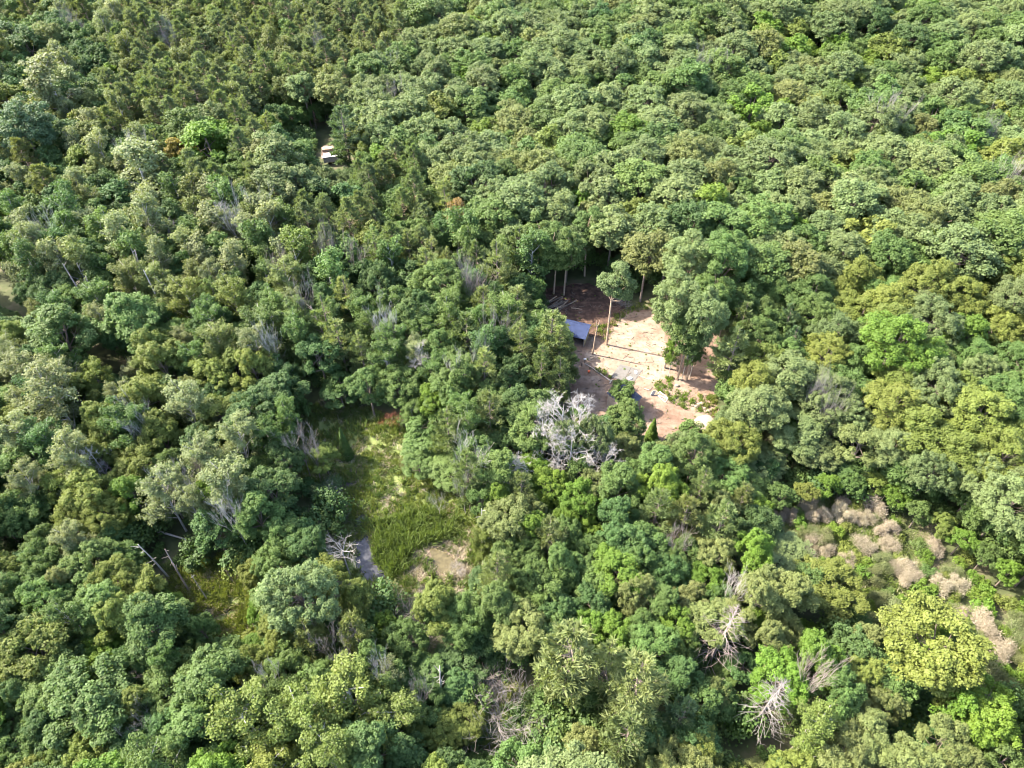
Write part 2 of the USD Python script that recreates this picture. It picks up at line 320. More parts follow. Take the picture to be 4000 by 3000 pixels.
for i in range(4):
    H, R = [14, 15, 12.5, 13.5][i], [4.2, 3.8, 4.5, 4.0][i]
    define_form(f'maple_near_{i}', *broadleaf(40 + i, R, [9.5, 10, 8.5, 9][i], H, [16, 14, 17, 13][i], 16, 84, .25, shape='cone' if i == 1 else 'round', cl=.5), BARK); reg('maple', f'maple_near_{i}', R, H, True)
for i in range(3):
    H, R = [18, 17, 19][i], [4.1, 3.7, 4.4][i]
    define_form(f'white_pine_{i}', *white_pine(50 + i, R, H, 5.0, per=100, needle=.62, step=1.2), BARK); reg('white_pine', f'white_pine_{i}', R, H); reg('white_pine', f'white_pine_{i}', R, H, True)
for i in range(3):
    H, R = [17, 16, 18][i], [3.2, 2.9, 3.5][i]
    define_form(f'red_pine_{i}', *red_pine(60 + i, R, H, 8.5), BARK_TAN); reg('red_pine', f'red_pine_{i}', R, H); reg('red_pine', f'red_pine_{i}', R, H, True)
for i in range(3):
    H, R = [16, 17.5, 15][i], [3.2, 3.6, 3.4][i]
    define_form(f'poplar_{i}', *poplar(70 + i, R, H, 5.5, nl=15, clumps=5, per=46, leaf=.36), BARK_PALE); reg('poplar', f'poplar_{i}', R, H)
for i in range(2):
    H, R = [15, 16][i], [3.6, 3.9][i]
    define_form(f'poplar_near_{i}', *poplar(75 + i, R, H, 4.0, nl=26, clumps=9, per=44, leaf=.25, cr=.55), BARK_PALE); reg('poplar', f'poplar_near_{i}', R, H, True)
for i in range(2):
    define_form(f'cedar_{i}', *cone_tree(80 + i, [1.5, 1.9][i], [8, 10][i]), BARK); reg('cedar', f'cedar_{i}', [1.5, 1.9][i], [8, 10][i]); reg('cedar', f'cedar_{i}', [1.5, 1.9][i], [8, 10][i], True)
for i in range(3):
    R, H = [2.2, 1.8, 2.6][i], [2.9, 2.6, 3.2][i]
    define_form(f'shrub_{i}', *shrub(85 + i, R, H), BARK, 'foliage', 'stem'); reg('shrub', f'shrub_{i}', R, H); reg('shrub', f'shrub_{i}', R, H, True)
for i in range(4):
    R, H = [2.3, 1.9, 2.6, 2.1][i], [3.0, 2.8, 2.6, 3.4][i]
    define_form(f'willow_{i}', *willow(90 + i, R, H), BARK, 'foliage', 'stem'); reg('willow', f'willow_{i}', R, H); reg('willow', f'willow_{i}', R, H, True)
# forms of their own beside the clearing: tall bare trunks under a small high crown
for i, (R, ch, H, ncl) in enumerate([(3.1, 11.5, 21, 15), (4.4, 13, 20, 22), (3.7, 14, 20, 19)]):
    define_form(f'tall_oak_{i}', *broadleaf(95 + i, R, ch, H, ncl, 13, 74, .26, cl=.52, trunk_r=.2, lobe_r=.34), BARK_TAN); reg(f'tall_oak_{i}', f'tall_oak_{i}', R, H); reg(f'tall_oak_{i}', f'tall_oak_{i}', R, H, True)

# ---------------------------------------------------------------- deadwood forms
def twig(rng, mb, o, d, L, r, lev, kids, up=.25, wob=.18, spread=.8):
    n = 4; pts = [o]; dd = d.copy()
    for i in range(n):
        dd = unit(dd + rng.normal(size=3) * wob + np.array([0, 0, up * .3])); pts.append(pts[-1] + dd * L / n)
    mb.tube(pts, np.linspace(r, max(.012, r * .35), n + 1), 5 if r > .07 else 3)
    if lev > 0:
        for k in range(kids):
            t = rng.uniform(.3, 1.0); i = min(n - 1, int(t * n)); s = pts[i] + (pts[i + 1] - pts[i]) * (t * n - i)
            side = unit(np.cross(dd, rng.normal(size=3)))
            twig(rng, mb, s, unit(dd * .8 + side * spread + [0, 0, up]), L * rng.uniform(.4, .65), max(.014, r * .45), lev - 1, kids, up, wob, spread)
def dead_mesh(kind, seed, H, spread=1.0):
    rng = np.random.default_rng(seed); trunk, brs = MB(), []
    class _N:
        def __getattr__(self, k):
            m = MB(); brs.append(m); return getattr(m, k)
    br = _N()
    def new(): brs.append(MB()); return brs[-1]
    if kind == 'vase':
        zf_ = H * rng.uniform(.4, .52); b = np.array([rng.normal() * .3, rng.normal() * .3, zf_])
        trunk.tube([[0, 0, -.3], b * .5, b], [.2, .16, .12], 6)
        for k in range(6):
            a = 2 * PI * k / 6 + rng.normal() * .3; s = b * rng.uniform(.75, 1); twig(rng, new(), s, unit(np.array([math.cos(a) * .55 * spread, math.sin(a) * .55 * spread, 1])), (H - s[2]) * rng.uniform(.75, 1.0), .075, 3, 4, .35, .14, .6)
    elif kind == 'white':
        trunk.tube([[0, 0, -.3], [.2, .1, H * .35], [0, .3, H * .7], [.2, 0, H]], [.22, .18, .12, .03], 6)
        for k in range(13):
            z = H * (.4 + .58 * k / 13); a = rng.uniform(0, 2 * PI); twig(rng, new(), np.array([.1, .1, z]), unit(np.array([math.cos(a), math.sin(a), .55])), H * .3 * spread * (1.15 - .6 * k / 13), .055, 3, 4, .12, .22, .85)
    elif kind == 'spruce':
        top = np.array([rng.normal() * .3, rng.normal() * .3, H]); trunk.tube([[0, 0, -.3], top * [.6, .3, .5], top], [.2, .13, .03], 6)
        for k in range(105):
            f = rng.random() ** .85; z = H * (.16 + .82 * f); a = rng.uniform(0, 2 * PI); L = spread * H * .25 * (1 - f) ** .7 * rng.uniform(.6, 1.15) + .35
            o = top * z / H; dr = np.array([math.cos(a), math.sin(a), .22 + rng.normal() * .2]); wv = rng.normal(size=3) * L * .1
            m = o + dr * L * .5 + [0, 0, .08] + wv; e = o + dr * L + [0, 0, -.2 * L] - wv * .6; bb = new(); bb.tube([o, (o + m) / 2 + wv * .5, m, (m + e) / 2 + wv * .3, e], [.034, .03, .024, .018, .008], 3)
            for j in range(2):
                t = rng.uniform(.4, .9); s = o + (e - o) * t; bb.tube([s, s + unit(rng.normal(size=3) + dr * 1.5) * L * .25], [.02, .009], 3)
    elif kind == 'pole':
        l = rng.normal(size=2) * .05 * H; trunk.tube([[0, 0, -.3], [l[0] * .4, l[1] * .4, H * .5], [l[0], l[1], H]], [.17, .13, .06], 6)
        for k in range(9):
            z = H * rng.uniform(.45, .98); a = rng.uniform(0, 2 * PI); br.tube([[l[0] * z / H, l[1] * z / H, z], np.array([l[0] * z / H, l[1] * z / H, z]) + unit(np.array([math.cos(a), math.sin(a), .5])) * rng.uniform(.4, 1.3)], [.05, .015], 3)
    elif kind == 'umbrella':
        trunk.tube([[0, 0, -.3], [.3, .1, H * .4], [-.1, 0, H * .8]], [.17, .14, .1], 6)
        for k in range(12):
            a = 2 * PI * k / 12 + rng.normal() * .2; z = H * rng.uniform(.62, .82); twig(rng, new(), np.array([-.05, 0, z]), unit(np.array([math.cos(a), math.sin(a), .3])), H * .3 * spread, .07, 2, 4, .18, .3, .8)
    elif kind == 'twiggy':
        trunk.tube([[0, 0, -.3], [.1, .1, H * .45]], [.14, .1], 5)
        for k in range(20):
            a = rng.uniform(0, 2 * PI); z = H * rng.uniform(.2, .45); twig(rng, new(), np.array([.08, .08, z]), unit(np.array([math.cos(a) * .6 * spread, math.sin(a) * .6 * spread, 1])), (H - z) * rng.uniform(.6, 1), .045, 2, 5, .4, .15, .5)
    elif kind == 'bush':
        trunk.tube([[0, 0, -.2], [0, 0, .3]], [.09, .08], 5)
        for k in range(30):
            d = sphere_dirs(rng, 1, .1)[0] * [spread, spread, 1]; twig(rng, new(), np.array([0, 0, .15]), unit(d), H * rng.uniform(.65, 1.05), .03, 2, 5, .12, .2, .7)
    elif kind == 'snag':
        trunk.tube([[0, 0, -.3], [.12, 0, H * .5], [.3, 0, H * .82]], [.17, .15, .13], 7)
        for s in (-1, 1): br.tube([[.29, 0, H * .8], [.3 + s * .22, 0, H * .88], [.32 + s * .3, .05, H]], [.1, .08, .05], 5)
    return trunk.mesh(), [b.mesh() for b in brs]
DEAD = {}
def dead_form(kind, var, H, spread, bark, bname):
    n = f'dead_{kind}_{var}_{bname}'
    if n not in DEAD:
        t, b = dead_mesh(kind, 200 + 17 * var + len(kind), H, spread); p = f'/World/Forms/{n}'; UsdGeom.Xform.Define(stage, p)
        usdkit.mesh(stage, p + '/trunk', t, bark)
        for i, m in enumerate(b): usdkit.mesh(stage, p + '/branch' + (f'_{i:03d}' if i else ''), m, bark); DEAD[n] = (p, H)
    return DEAD[n]

def place(name, src, loc, scale, rotz, label, category, group=None, lean=None):
    x = UsdGeom.Xform.Define(stage, path_for(name)); x.AddTranslateOp().Set(Gf.Vec3d(*map(float, loc)))
    if lean: x.AddRotateXYZOp().Set(Gf.Vec3f(math.degrees(lean[0]), math.degrees(lean[1]), math.degrees(rotz)))
    else: x.AddRotateZOp().Set(math.degrees(rotz))
    s = np.broadcast_to(scale, (3,)); x.AddScaleOp().Set(Gf.Vec3f(*map(float, s)))
    p = x.GetPrim(); p.GetReferences().AddInternalReference(src); p.SetInstanceable(True)
    return tag(p, label, category, group)

# ---------------------------------------------------------------- the land
def sm(a, b, x): t = np.clip((x - a) / (b - a), 0, 1); return t * t * (3 - 2 * t)
def hgt(x, y):
    "height of the land: level round the clearing and the marsh, gently rolling beyond"
    x, y = np.asarray(x, float), np.asarray(y, float)
    m = np.maximum(sm(45, 95, np.abs(x + 5)), sm(128, 175, y)) * sm(20, 60, np.abs(x - 20) + np.abs(y - 70) * .6)
    return 11 * (meshkit.fbm(np.stack([x / 75 + 3.1, y / 75 + 1.7, np.zeros_like(x)], -1), 2, 5) - .5) * m * (1 - sm(600, 1200, np.abs(x) + np.abs(y)))
def spot(px, py, h=0.0):
    p = G(px, py, h)
    for _ in range(3): p = G(px, py, h + float(hgt(p[0], p[1])))
    return np.array([p[0], p[1], float(hgt(p[0], p[1]))])
gx = np.concatenate([[-3000, -1500, -800, -450], np.arange(-260, 261, 5.0), [450, 800, 1500, 3000]])
gy = np.concatenate([[-3000, -1200, -400, -120], np.arange(-20, 431, 5.0), [600, 1000, 1800, 3500]])
X, Y = np.meshgrid(gx, gy); Zg = hgt(X, Y)
ny, nx = X.shape; ii, jj = np.meshgrid(np.arange(ny - 1), np.arange(nx - 1), indexing='ij'); k0 = (ii * nx + jj).ravel()
GROUND = noisy('forest_floor', [(.3, (.030, .034, .016)), (.5, (.055, .065, .026)), (.62, (.085, .075, .045)), (.75, (.12, .095, .065))], .22, bump=.2)
tag(obj('ground', (np.stack([X.ravel(), Y.ravel(), Zg.ravel()], 1), np.stack([k0, k0 + 1, k0 + nx + 1, k0 + nx], 1)), GROUND, smooth=True), kind='structure')

rngE = np.random.default_rng(5)
def image_poly(pts, z=0.0): return Polygon([tuple(G(px, py, z)[:2]) for px, py in pts])
def ragged(poly, amp=.5, step=.8, seed=0):
    "the outline with an uneven edge"
    L = poly.exterior.length; n = max(12, int(L / step)); c = poly.centroid; out = []
    for t in np.linspace(0, L, n, endpoint=False):
        p = poly.exterior.interpolate(t); v = np.array([p.x - c.x, p.y - c.y]); v /= np.linalg.norm(v) + 1e-9
        a = amp * 2 * (meshkit.fbm(np.array([p.x * .6, p.y * .6, seed * 9.1]), 3, seed) - .5); out.append((p.x + v[0] * a, p.y + v[1] * a))
    return Polygon(out).buffer(0)
def sheet(name, poly, z, material, kind='structure', label=None):
    polys = getattr(poly, 'geoms', [poly]); mb = MB()
    for g in polys:
        v, f = trimesh.creation.triangulate_polygon(g, engine='earcut'); mb.add(np.column_stack([v, np.full(len(v), z)]), f)
    return tag(obj(name, mb.mesh(), material), label=label, kind=kind)
def cv(f, pts): return [f(*p) for p in pts]

clear_px = cv(Z4, [(150, -60), (420, -110), (620, -120), (800, 0), (1000, 20), (1000, 170), (1280, 165), (1430, 310), (1560, 300), (1960, 300), (2000, 640), (2080, 800), (2060, 960), (1990, 1060), (1990, 1300),
                   (1900, 1450), (1640, 1500), (1560, 1600), (1330, 1580), (1150, 1560), (760, 1560), (640, 1350), (430, 1200), (380, 900), (360, 700), (300, 600), (250, 450), (250, 250), (140, 120)])
CLEAR = image_poly(clear_px); CLEAR_R = ragged(CLEAR, 1.0, .7, 1)
yard_px = cv(Z4, [(560, 660), (640, 470), (800, 560), (830, 440), (960, 260), (1060, 190), (1280, 190), (1420, 330), (1430, 560), (1500, 760), (1480, 900), (1320, 960), (1200, 1010), (1060, 970), (830, 900), (650, 780)])
YARD = ragged(image_poly(yard_px), .7, .6, 2)
def dirt(name, a, b, c, rut=0.0):
    "worn earth: large patches of redder and paler soil, finer stains, specks of bark and leaves"
    return mat(name, {'g': ('geometry', {}), 'n1': ('noise_texture', {'scale': .16, 'detail': 5.0, 'roughness': .6, 'distortion': .6}), 'n2': ('noise_texture', {'scale': 1.1, 'detail': 9.0, 'roughness': .7}), 'n3': ('noise_texture', {'scale': 5.5, 'detail': 3.0}),
        'mp': ('mapping', {'rotation': (0, 0, -.45), 'scale': (.35, 1.0, 1)}), 'n4': ('noise_texture', {'scale': .6, 'detail': 4.0, 'distortion': .4}),
        'r1': ('rgb_ramp', {'ramp': [(.36, a), (.5, b), (.64, c)]}), 'r2': ('rgb_ramp', {'ramp': [(.3, (.62, .58, .54)), (.5, (1, 1, 1)), (.72, (1.18, 1.17, 1.15))]}), 'r3': ('rgb_ramp', {'ramp': [(.27, (.35, .28, .22)), (.36, (1, 1, 1))]}), 'r4': ('rgb_ramp', {'ramp': [(.36, (.8, .77, .73)), (.56, (1, 1, 1))]}),
        'm1': ('mix', {'mix_type': 'multiply', 'fac': 1.0}), 'm2': ('mix', {'mix_type': 'multiply', 'fac': .8}), 'm3': ('mix', {'mix_type': 'multiply', 'fac': .85}), 'b': ('bump', {'strength': 1.0, 'distance': .08}), 'p': ('principled_bsdf', {'roughness': .95, 'specular_ior_level': .1})},
        [('g.position', 'n1.vector'), ('g.position', 'n2.vector'), ('g.position', 'n3.vector'), ('g.position', 'mp.vector'), ('mp.vector', 'n4.vector'), ('n1.fac', 'r1.fac'), ('n2.fac', 'r2.fac'), ('n3.fac', 'r3.fac'), ('n4.fac', 'r4.fac'),
         ('r1.color', 'm1.color1'), ('r2.color', 'm1.color2'), ('m1.color', 'm2.color1'), ('r3.color', 'm2.color2'), ('m2.color', 'm3.color1'), ('r4.color', 'm3.color2'), ('m3.color', 'p.base_color'), ('n2.fac', 'b.height'), ('b.normal', 'p.normal')])
DIRT = dirt('bare_dirt', (0.123, 0.080, 0.059), (0.160, 0.113, 0.085), (0.193, 0.146, 0.113))
DIRT2 = dirt('pale_dirt', (0.152, 0.107, 0.080), (0.193, 0.146, 0.112), (0.226, 0.182, 0.143))
LITTER = noisy('leaf_litter', [(.3, (0.028, 0.018, 0.014)), (.48, (0.060, 0.036, 0.026)), (.62, (0.100, 0.060, 0.042)), (.78, (0.127, 0.088, 0.060))], .8, bump=.08, detail=10)
back_px = cv(Z4, [(150, -60), (420, -110), (620, -120), (800, 0), (1000, 20), (980, 190), (880, 330), (800, 470), (620, 460), (420, 330), (300, 330), (250, 250), (140, 120)])
sheet('dirt_clearing', CLEAR_R, .02, DIRT)
sheet('leaf_litter_ground', ragged(image_poly(back_px), .8, .7, 3), .026, LITTER)
sheet('upper_yard', YARD, .032, DIRT2)
# the marsh and its water
marsh_px = [(640, 896), (700, 862), (760, 872), (820, 890), (880, 920), (895, 985), (870, 1013), (903, 1030), (960, 1040), (985, 1075), (1010, 1100), (1050, 1120), (1110, 1150), (1100, 1200), (1060, 1260), (970, 1275), (886, 1285), (800, 1290), (745, 1240), (740, 1140), (725, 1050), (640, 1040), (590, 1090), (570, 1050), (640, 980)]
MARSH = image_poly(marsh_px)
MARSHG = noisy('marsh_ground', [(.3, (.055, .075, .022)), (.5, (.105, .130, .040)), (.65, (.150, .160, .060)), (.8, (.21, .185, .095))], .5, bump=.08, detail=8)
sheet('marsh_ground', ragged(MARSH, 1.0, .8, 4), .02, MARSHG)
MUD = noisy('pale_mud', [(.3, (0.079, 0.058, 0.042)), (.5, (0.127, 0.093, 0.070)), (.7, (0.163, 0.127, 0.097))], .9, bump=.06, detail=9)
mud_px = cv(ZM, [(900, 1180), (1040, 1120), (1250, 1090), (1350, 1110), (1360, 1300), (1320, 1440), (1180, 1400), (1000, 1370), (960, 1420), (870, 1380), (870, 1260)])
sheet('mud_flat', ragged(image_poly(mud_px), .8, .5, 6), .028, MUD)
bank_px = cv(ZM, [(380, 540), (500, 560), (540, 680), (560, 800), (600, 900), (560, 1100), (450, 1110), (450, 900), (400, 800), (350, 680)])
MUDG = noisy('grey_mud', [(.3, (0.030, 0.026, 0.026)), (.5, (0.057, 0.048, 0.046)), (.7, (0.083, 0.073, 0.068))], 1.1, bump=.06, detail=9)
sheet('mud_bank', ragged(image_poly(bank_px), .6, .5, 7), .028, MUDG)
def water(name, pts, seed, base, z):
    m = mat('water_' + name, {'g': ('geometry', {}), 'n': ('noise_texture', {'scale': 1.6, 'detail': 4.0}), 'r': ('rgb_ramp', {'ramp': [(.35, base), (.65, tuple(c * 1.7 for c in base))]}),
        'b': ('bump', {'strength': .25, 'distance': .01}), 'p': ('principled_bsdf', {'roughness': .12, 'ior': 1.33, 'specular_ior_level': .35})},
        [('g.position', 'n.vector'), ('n.fac', 'r.fac'), ('r.color', 'p.base_color'), ('n.fac', 'b.height'), ('b.normal', 'p.normal')])
    return sheet(name, ragged(image_poly(pts), .5, .4, seed), z, m)
water('marsh_pool', cv(ZM, [(1020, 1160), (1090, 1150), (1180, 1210), (1240, 1260), (1270, 1330), (1190, 1360), (1090, 1350), (1040, 1300), (1050, 1230)]), 8, (.050, .042, .022), .07)
water('marsh_stream', cv(ZM, [(470, 880), (540, 900), (530, 1000), (600, 1150), (740, 1330), (700, 1400), (560, 1400), (470, 1300), (455, 1080)]), 9, (.030, .030, .034), .05)
MEADOW = [(360, 1266), (417, 1235), (480, 1215), (545, 1235), (575, 1290), (560, 1350), (500, 1400), (440, 1370), (385, 1310)]
MEAD = image_poly(MEADOW); sheet('meadow_ground', ragged(MEAD, .8, .8, 10), .02, MARSHG)
TRACK = noisy('track_dirt', [(.3, (0.075, 0.054, 0.042)), (.5, (0.121, 0.090, 0.072)), (.7, (0.157, 0.124, 0.103))], .8, bump=.05)
TRK = [(-160, 470), (-60, 570), (-10, 600), (22, 618), (45, 640), (75, 685), (110, 770), (90, 775), (55, 700), (25, 668), (-10, 652), (-70, 640), (-180, 560)]
TRKP = image_poly(TRK); sheet('dirt_track', ragged(TRKP, .3, 1.0, 11), .02, TRACK)
SCRUB = [(1640, 1110), (1720, 1080), (1880, 1060), (1960, 1110), (2060, 1170), (2212, 1260), (2260, 1400), (2225, 1600), (2100, 1530), (1980, 1430), (1880, 1360), (1790, 1290), (1680, 1210)]
sheet('scrub_ground', ragged(image_poly(SCRUB), 1.5, 1.2, 12), .02, noisy('scrub_ground_look', [(.3, (0.064, 0.082, 0.018)), (.5, (0.137, 0.137, 0.036)), (.65, (0.237, 0.200, 0.091)), (.8, (0.346, 0.273, 0.182))], .4, bump=.08, detail=8))
GAP = [(1060, 1590), (1050, 1500), (1110, 1470), (1180, 1560), (1210, 1640), (1160, 1670), (1090, 1665)]
sheet('sunlit_grass_gap', ragged(image_poly(GAP), .8, 1.0, 13), .02, MARSHG)

import shapely
# ---------------------------------------------------------------- what must stay in view (photo outlines)
PROT = [(Polygon(p), 1e9) for p in (
    cv(Z3, [(225, 190), (500, 160), (520, 250), (740, 300), (880, 300), (900, 360), (990, 450), (1250, 440), (1310, 560), (1270, 700), (1310, 760), (1250, 860), (1300, 1000), (1280, 1100), (1200, 1090), (1060, 1140),
            (930, 1185), (870, 1100), (700, 950), (590, 1000), (420, 930), (415, 780), (410, 680), (460, 580), (400, 540), (370, 430), (240, 330)]),
    [(690, 925), (766, 908), (833, 926), (855, 973), (853, 1020), (903, 1042), (953, 1050), (975, 1085), (1015, 1110), (1018, 1235), (970, 1250), (886, 1258), (803, 1262), (770, 1220), (765, 1140), (745, 1030), (700, 1000)],
    [(370, 1266), (417, 1240), (520, 1246), (547, 1330), (500, 1370), (433, 1320)],
    [(684, 308), (745, 303), (748, 348), (688, 352)], [(0, 600), (30, 622), (34, 655), (0, 655)], [(212, 770), (246, 774), (246, 800), (212, 797)],
    [(300, 1130), (424, 1165), (420, 1200), (330, 1210)], [(830, 880), (862, 890), (860, 925), (832, 925)], cv(Z3, [(300, 920), (420, 905), (420, 940), (300, 940)]))]
PROT += [(Polygon([(1490, 1330), (1600, 1305), (1602, 1400), (1530, 1440)]), 43.0), (Polygon([(1575, 1520), (1690, 1460), (1715, 1530), (1640, 1640), (1575, 1640)]), 33.0)]
PROT += [(Polygon([(1680, 1120), (1880, 1075), (2060, 1185), (2200, 1280), (2200, 1460), (2080, 1440), (1960, 1340), (1790, 1230)]), 36.0)]
KEEP_OFF = [shapely.union_all([CLEAR.buffer(.5), MARSH.buffer(-1.0), MEAD.buffer(-.5), TRKP.buffer(1.0)])]

SUNLIT = [image_poly(cv(ZM, [(640, 620), (900, 620), (1150, 720), (1330, 900), (1330, 1420), (900, 1420), (760, 1380), (640, 1080)])), image_poly([(430, 1262), (540, 1250), (556, 1330), (520, 1360), (450, 1310)]), image_poly(cv(ZM, [(480, 230), (600, 250), (820, 380), (760, 400), (560, 320)])),
          image_poly([(1720, 1110), (1880, 1080), (2060, 1200), (2180, 1290), (2180, 1440), (2010, 1360), (1800, 1250)]), image_poly(GAP), image_poly([(690, 312), (742, 306), (744, 345), (690, 348)]), image_poly(cv(Z4, [(1130, 230), (1380, 330), (1420, 640), (1200, 760), (900, 900), (700, 740), (860, 560), (900, 400)]))]
import shapely
SB = shapely.union_all(SUNLIT).bounds
SHV = np.array([-SUN[0], -SUN[1]]) / SUN[2]
def sun_height(loc, R, H):
    "the height to which a tree may grow and leave the sunlit ground its sun"
    p = np.array(loc[:2], float); h = H
    if not (SB[0] - 26 < p[0] < SB[2] + 6 and SB[1] - 12 < p[1] < SB[3] + 14): return h
    while h > 2.0 and any(LineString([p + SHV * h * .25, p + SHV * (h - R * .35)]).buffer(R * .75).intersects(s) for s in SUNLIT): h *= .88
    return h
# ---------------------------------------------------------------- trees placed one by one where the photograph shows them
TREES = []          # dict(kind, tone, loc, R, H, scale, label, px)
def add_tree(kind, tone, loc, Rw, label=None, hs=None, size_h=None, rot=None, small=False):
    near = float(np.hypot(loc[1], CAM_H)) < 150
    opts = SPEC.get((kind, near)) or SPEC[(kind, not near)]
    rg = np.random.default_rng(abs(int(loc[0] * 977 + loc[1] * 131)) + 7)
    form, R, H = opts[rg.integers(len(opts))]
    s = Rw / R; sz = (hs / H) if hs else s ** .55 * rg.uniform(.94, 1.06)
    TREES.append(dict(kind=kind, tone=tone, loc=np.array(loc, float), R=Rw, H=H * sz, form=form, s=(s, s, sz), label=label, rot=rg.uniform(0, 2 * PI) if rot is None else rot))
def T(kind, tone, px, py, rpx, label=None, H=None):
    "by the middle of its crown and the crown's radius in photo pixels"
    opts = SPEC[(kind, False)]; H0 = H or opts[0][2]
    cz = H0 * (.5 if kind in ('shrub', 'willow', 'cedar') else .68)
    for _ in range(2):
        loc = spot(px, py, cz); dep = IMG(loc + [0, 0, cz])[2]; Rw = rpx * dep / FPX
        if H is None: cz = (.5 if kind in ('shrub', 'willow', 'cedar') else .68) * H0 * (Rw / opts[0][1]) ** .55
    if H is None and kind not in ('shrub', 'willow', 'cedar'):
        full = H0 * (Rw / opts[0][1]) ** .55; h = max(6.0, sun_height(loc, Rw, full))
        if h < full * .97:
            H, cz = h, .66 * h
            loc = spot(px, py, cz); Rw = rpx * IMG(loc + [0, 0, cz])[2] / FPX
    add_tree(kind, tone, loc, Rw, label, hs=H)
def B(kind, tone, px, py, Rw, H, label=None): add_tree(kind, tone, spot(px, py), Rw, label, hs=H)

# beside the clearing
B('tall_oak_0', 'grey_green', *Z3(612, 575), 2.9, 21, 'slim tall oak on a long bare trunk at the top edge of the dirt yard')
B('tall_oak_1', 'grey_green', *Z3(988, 725), 4.3, 22, 'broad tall oak on a dark trunk, where the dirt yard meets the weeds')
B('tall_oak_2', 'mid_green', *Z3(1070, 800), 3.3, 19, 'tall oak with leafy trunk behind the weeds of the yard corner')
B('tall_oak_1', 'grey_green', *Z3(1130, 805), 4.0, 22, 'tall oak with tan trunk rising from the dirt beside the weedy corner')
B('tall_oak_2', 'mid_green', *Z3(1215, 575), 3.6, 20, 'tall oak leaning over the dirt strip behind the yard trunks')
B('tall_oak_1', 'grey_green', *Z3(1060, 430), 4.8, 21, 'wide grey-green oak behind the head of the dirt yard')
B('tall_oak_1', 'mid_green', *Z3(1260, 420), 4.9, 22, 'wide oak over the far end of the dirt strip')
for (x, y, lab) in [(160, 160, 'slim'), (270, 245, 'tan-barked'), (335, 255, 'straight'), (470, 130, 'thin')]:
    B('tall_oak_2', 'mid_green', *Z3(x, y), 3.4, 17.5, f'{lab} bare-trunked oak at the edge of the litter-covered ground by the log heap')
T('oak', 'mid_green', *Z3(733, 1085), 45, 'round dense tree standing in the lower yard before the shed', H=11)
B('maple', 'mid_green', *Z4(950, 1200), 2.0, 6.5, 'small dark tree beside the white pipe rail in the lower yard')
T('cedar', 'bright_green', *Z3(912, 1120), 15, 'small upright bright tree on the dirt below the shed shadow', H=5.5)
T('shrub', 'mid_green', *Z3(1170, 1115), 27, 'wide leafy bush closing the lower end of the dirt yard')
for px, py, r, lab in [(1190, 724, 50, 'large white pine overhanging the tarp shelter'), (1208, 750, 42, 'soft green pine covering the tarp shelter roof'), (1228, 772, 30, 'young white pine hiding the lower side of the tarp shelter'), (1120, 655, 46, None), (1075, 575, 45, None), (1045, 655, 40, None),
                       (1125, 745, 42, None), (1210, 812, 34, None), (1585, 765, 46, 'white pine at the far dirt strip beside the tall oaks'), (1600, 705, 36, None), (1168, 800, 36, None)]: T('white_pine', 'pale_pine' if r > 40 else 'pine_green', px, py, r, lab)
for x, y, r_, h in [(1010, 790, 1.4, 10), (1100, 800, 1.8, 13), (1150, 790, 1.7, 12), (1185, 665, 2.0, 13), (990, 730, 1.0, 8)]: B('poplar', 'bright_green' if h < 11 else 'mid_green', *Z3(x, y), r_, h)
T('white_pine', 'pale_pine', 1203, 715, 38, 'feathery pale pine reaching over the tarp shelter roof', H=15)
for px, py, r_, tn in [(1640, 1098, 26, 'bright_green'), (1690, 1072, 26, 'mid_green'), (1740, 1062, 24, 'yellow_green'), (1790, 1050, 26, 'bright_green'), (1842, 1046, 24, 'mid_green'), (1892, 1044, 26, 'yellow_green'), (1938, 1072, 26, 'bright_green'), (1988, 1106, 26, 'mid_green'), (2036, 1135, 24, 'yellow_green'), (2082, 1165, 26, 'bright_green'), (2132, 1200, 26, 'mid_green'), (2180, 1236, 26, 'bright_green')]: T('maple', tn, px, py, r_, H=6.5)
for px, py in [(345, 1185), (382, 1212), (330, 1210), (398, 1188), (362, 1222), (412, 1222), (300, 1190)]: T('shrub', 'mid_green', px, py, 17)
# big pale pines near the lower edge
T('white_pine', 'pale_pine', 1235, 1410, 85, 'huge pale white pine with a split bare top, among lower broadleaf trees')
T('white_pine', 'pale_pine', 1312, 1435, 66, 'pale white pine squeezed between two huge pines')
T('white_pine', 'pale_pine', 1378, 1480, 88, 'huge spreading white pine nearest the two dead spruces')
T('white_pine', 'pine_green', 1358, 1585, 62, 'bluish white pine below the huge spreading pine')
T('white_pine', 'blue_green', 1478, 1545, 42, 'dark bluish pine in the shade between huge pine and dead spruce')
for a in [('willow', 'silver', 1313, 1185, 30), ('oak', 'olive', 1369, 1280, 42), ('willow', 'silver', 1409, 1306, 26), ('maple', 'olive', 1478, 1300, 42), ('white_pine', 'olive', 1480, 1110, 45), ('white_pine', 'pine_green', 1420, 1095, 48), ('white_pine', 'pine_green', 1560, 1130, 48),
          ('white_pine', 'pine_green', 1510, 1060, 40), ('white_pine', 'olive', 1600, 1085, 36)]: T(*a)
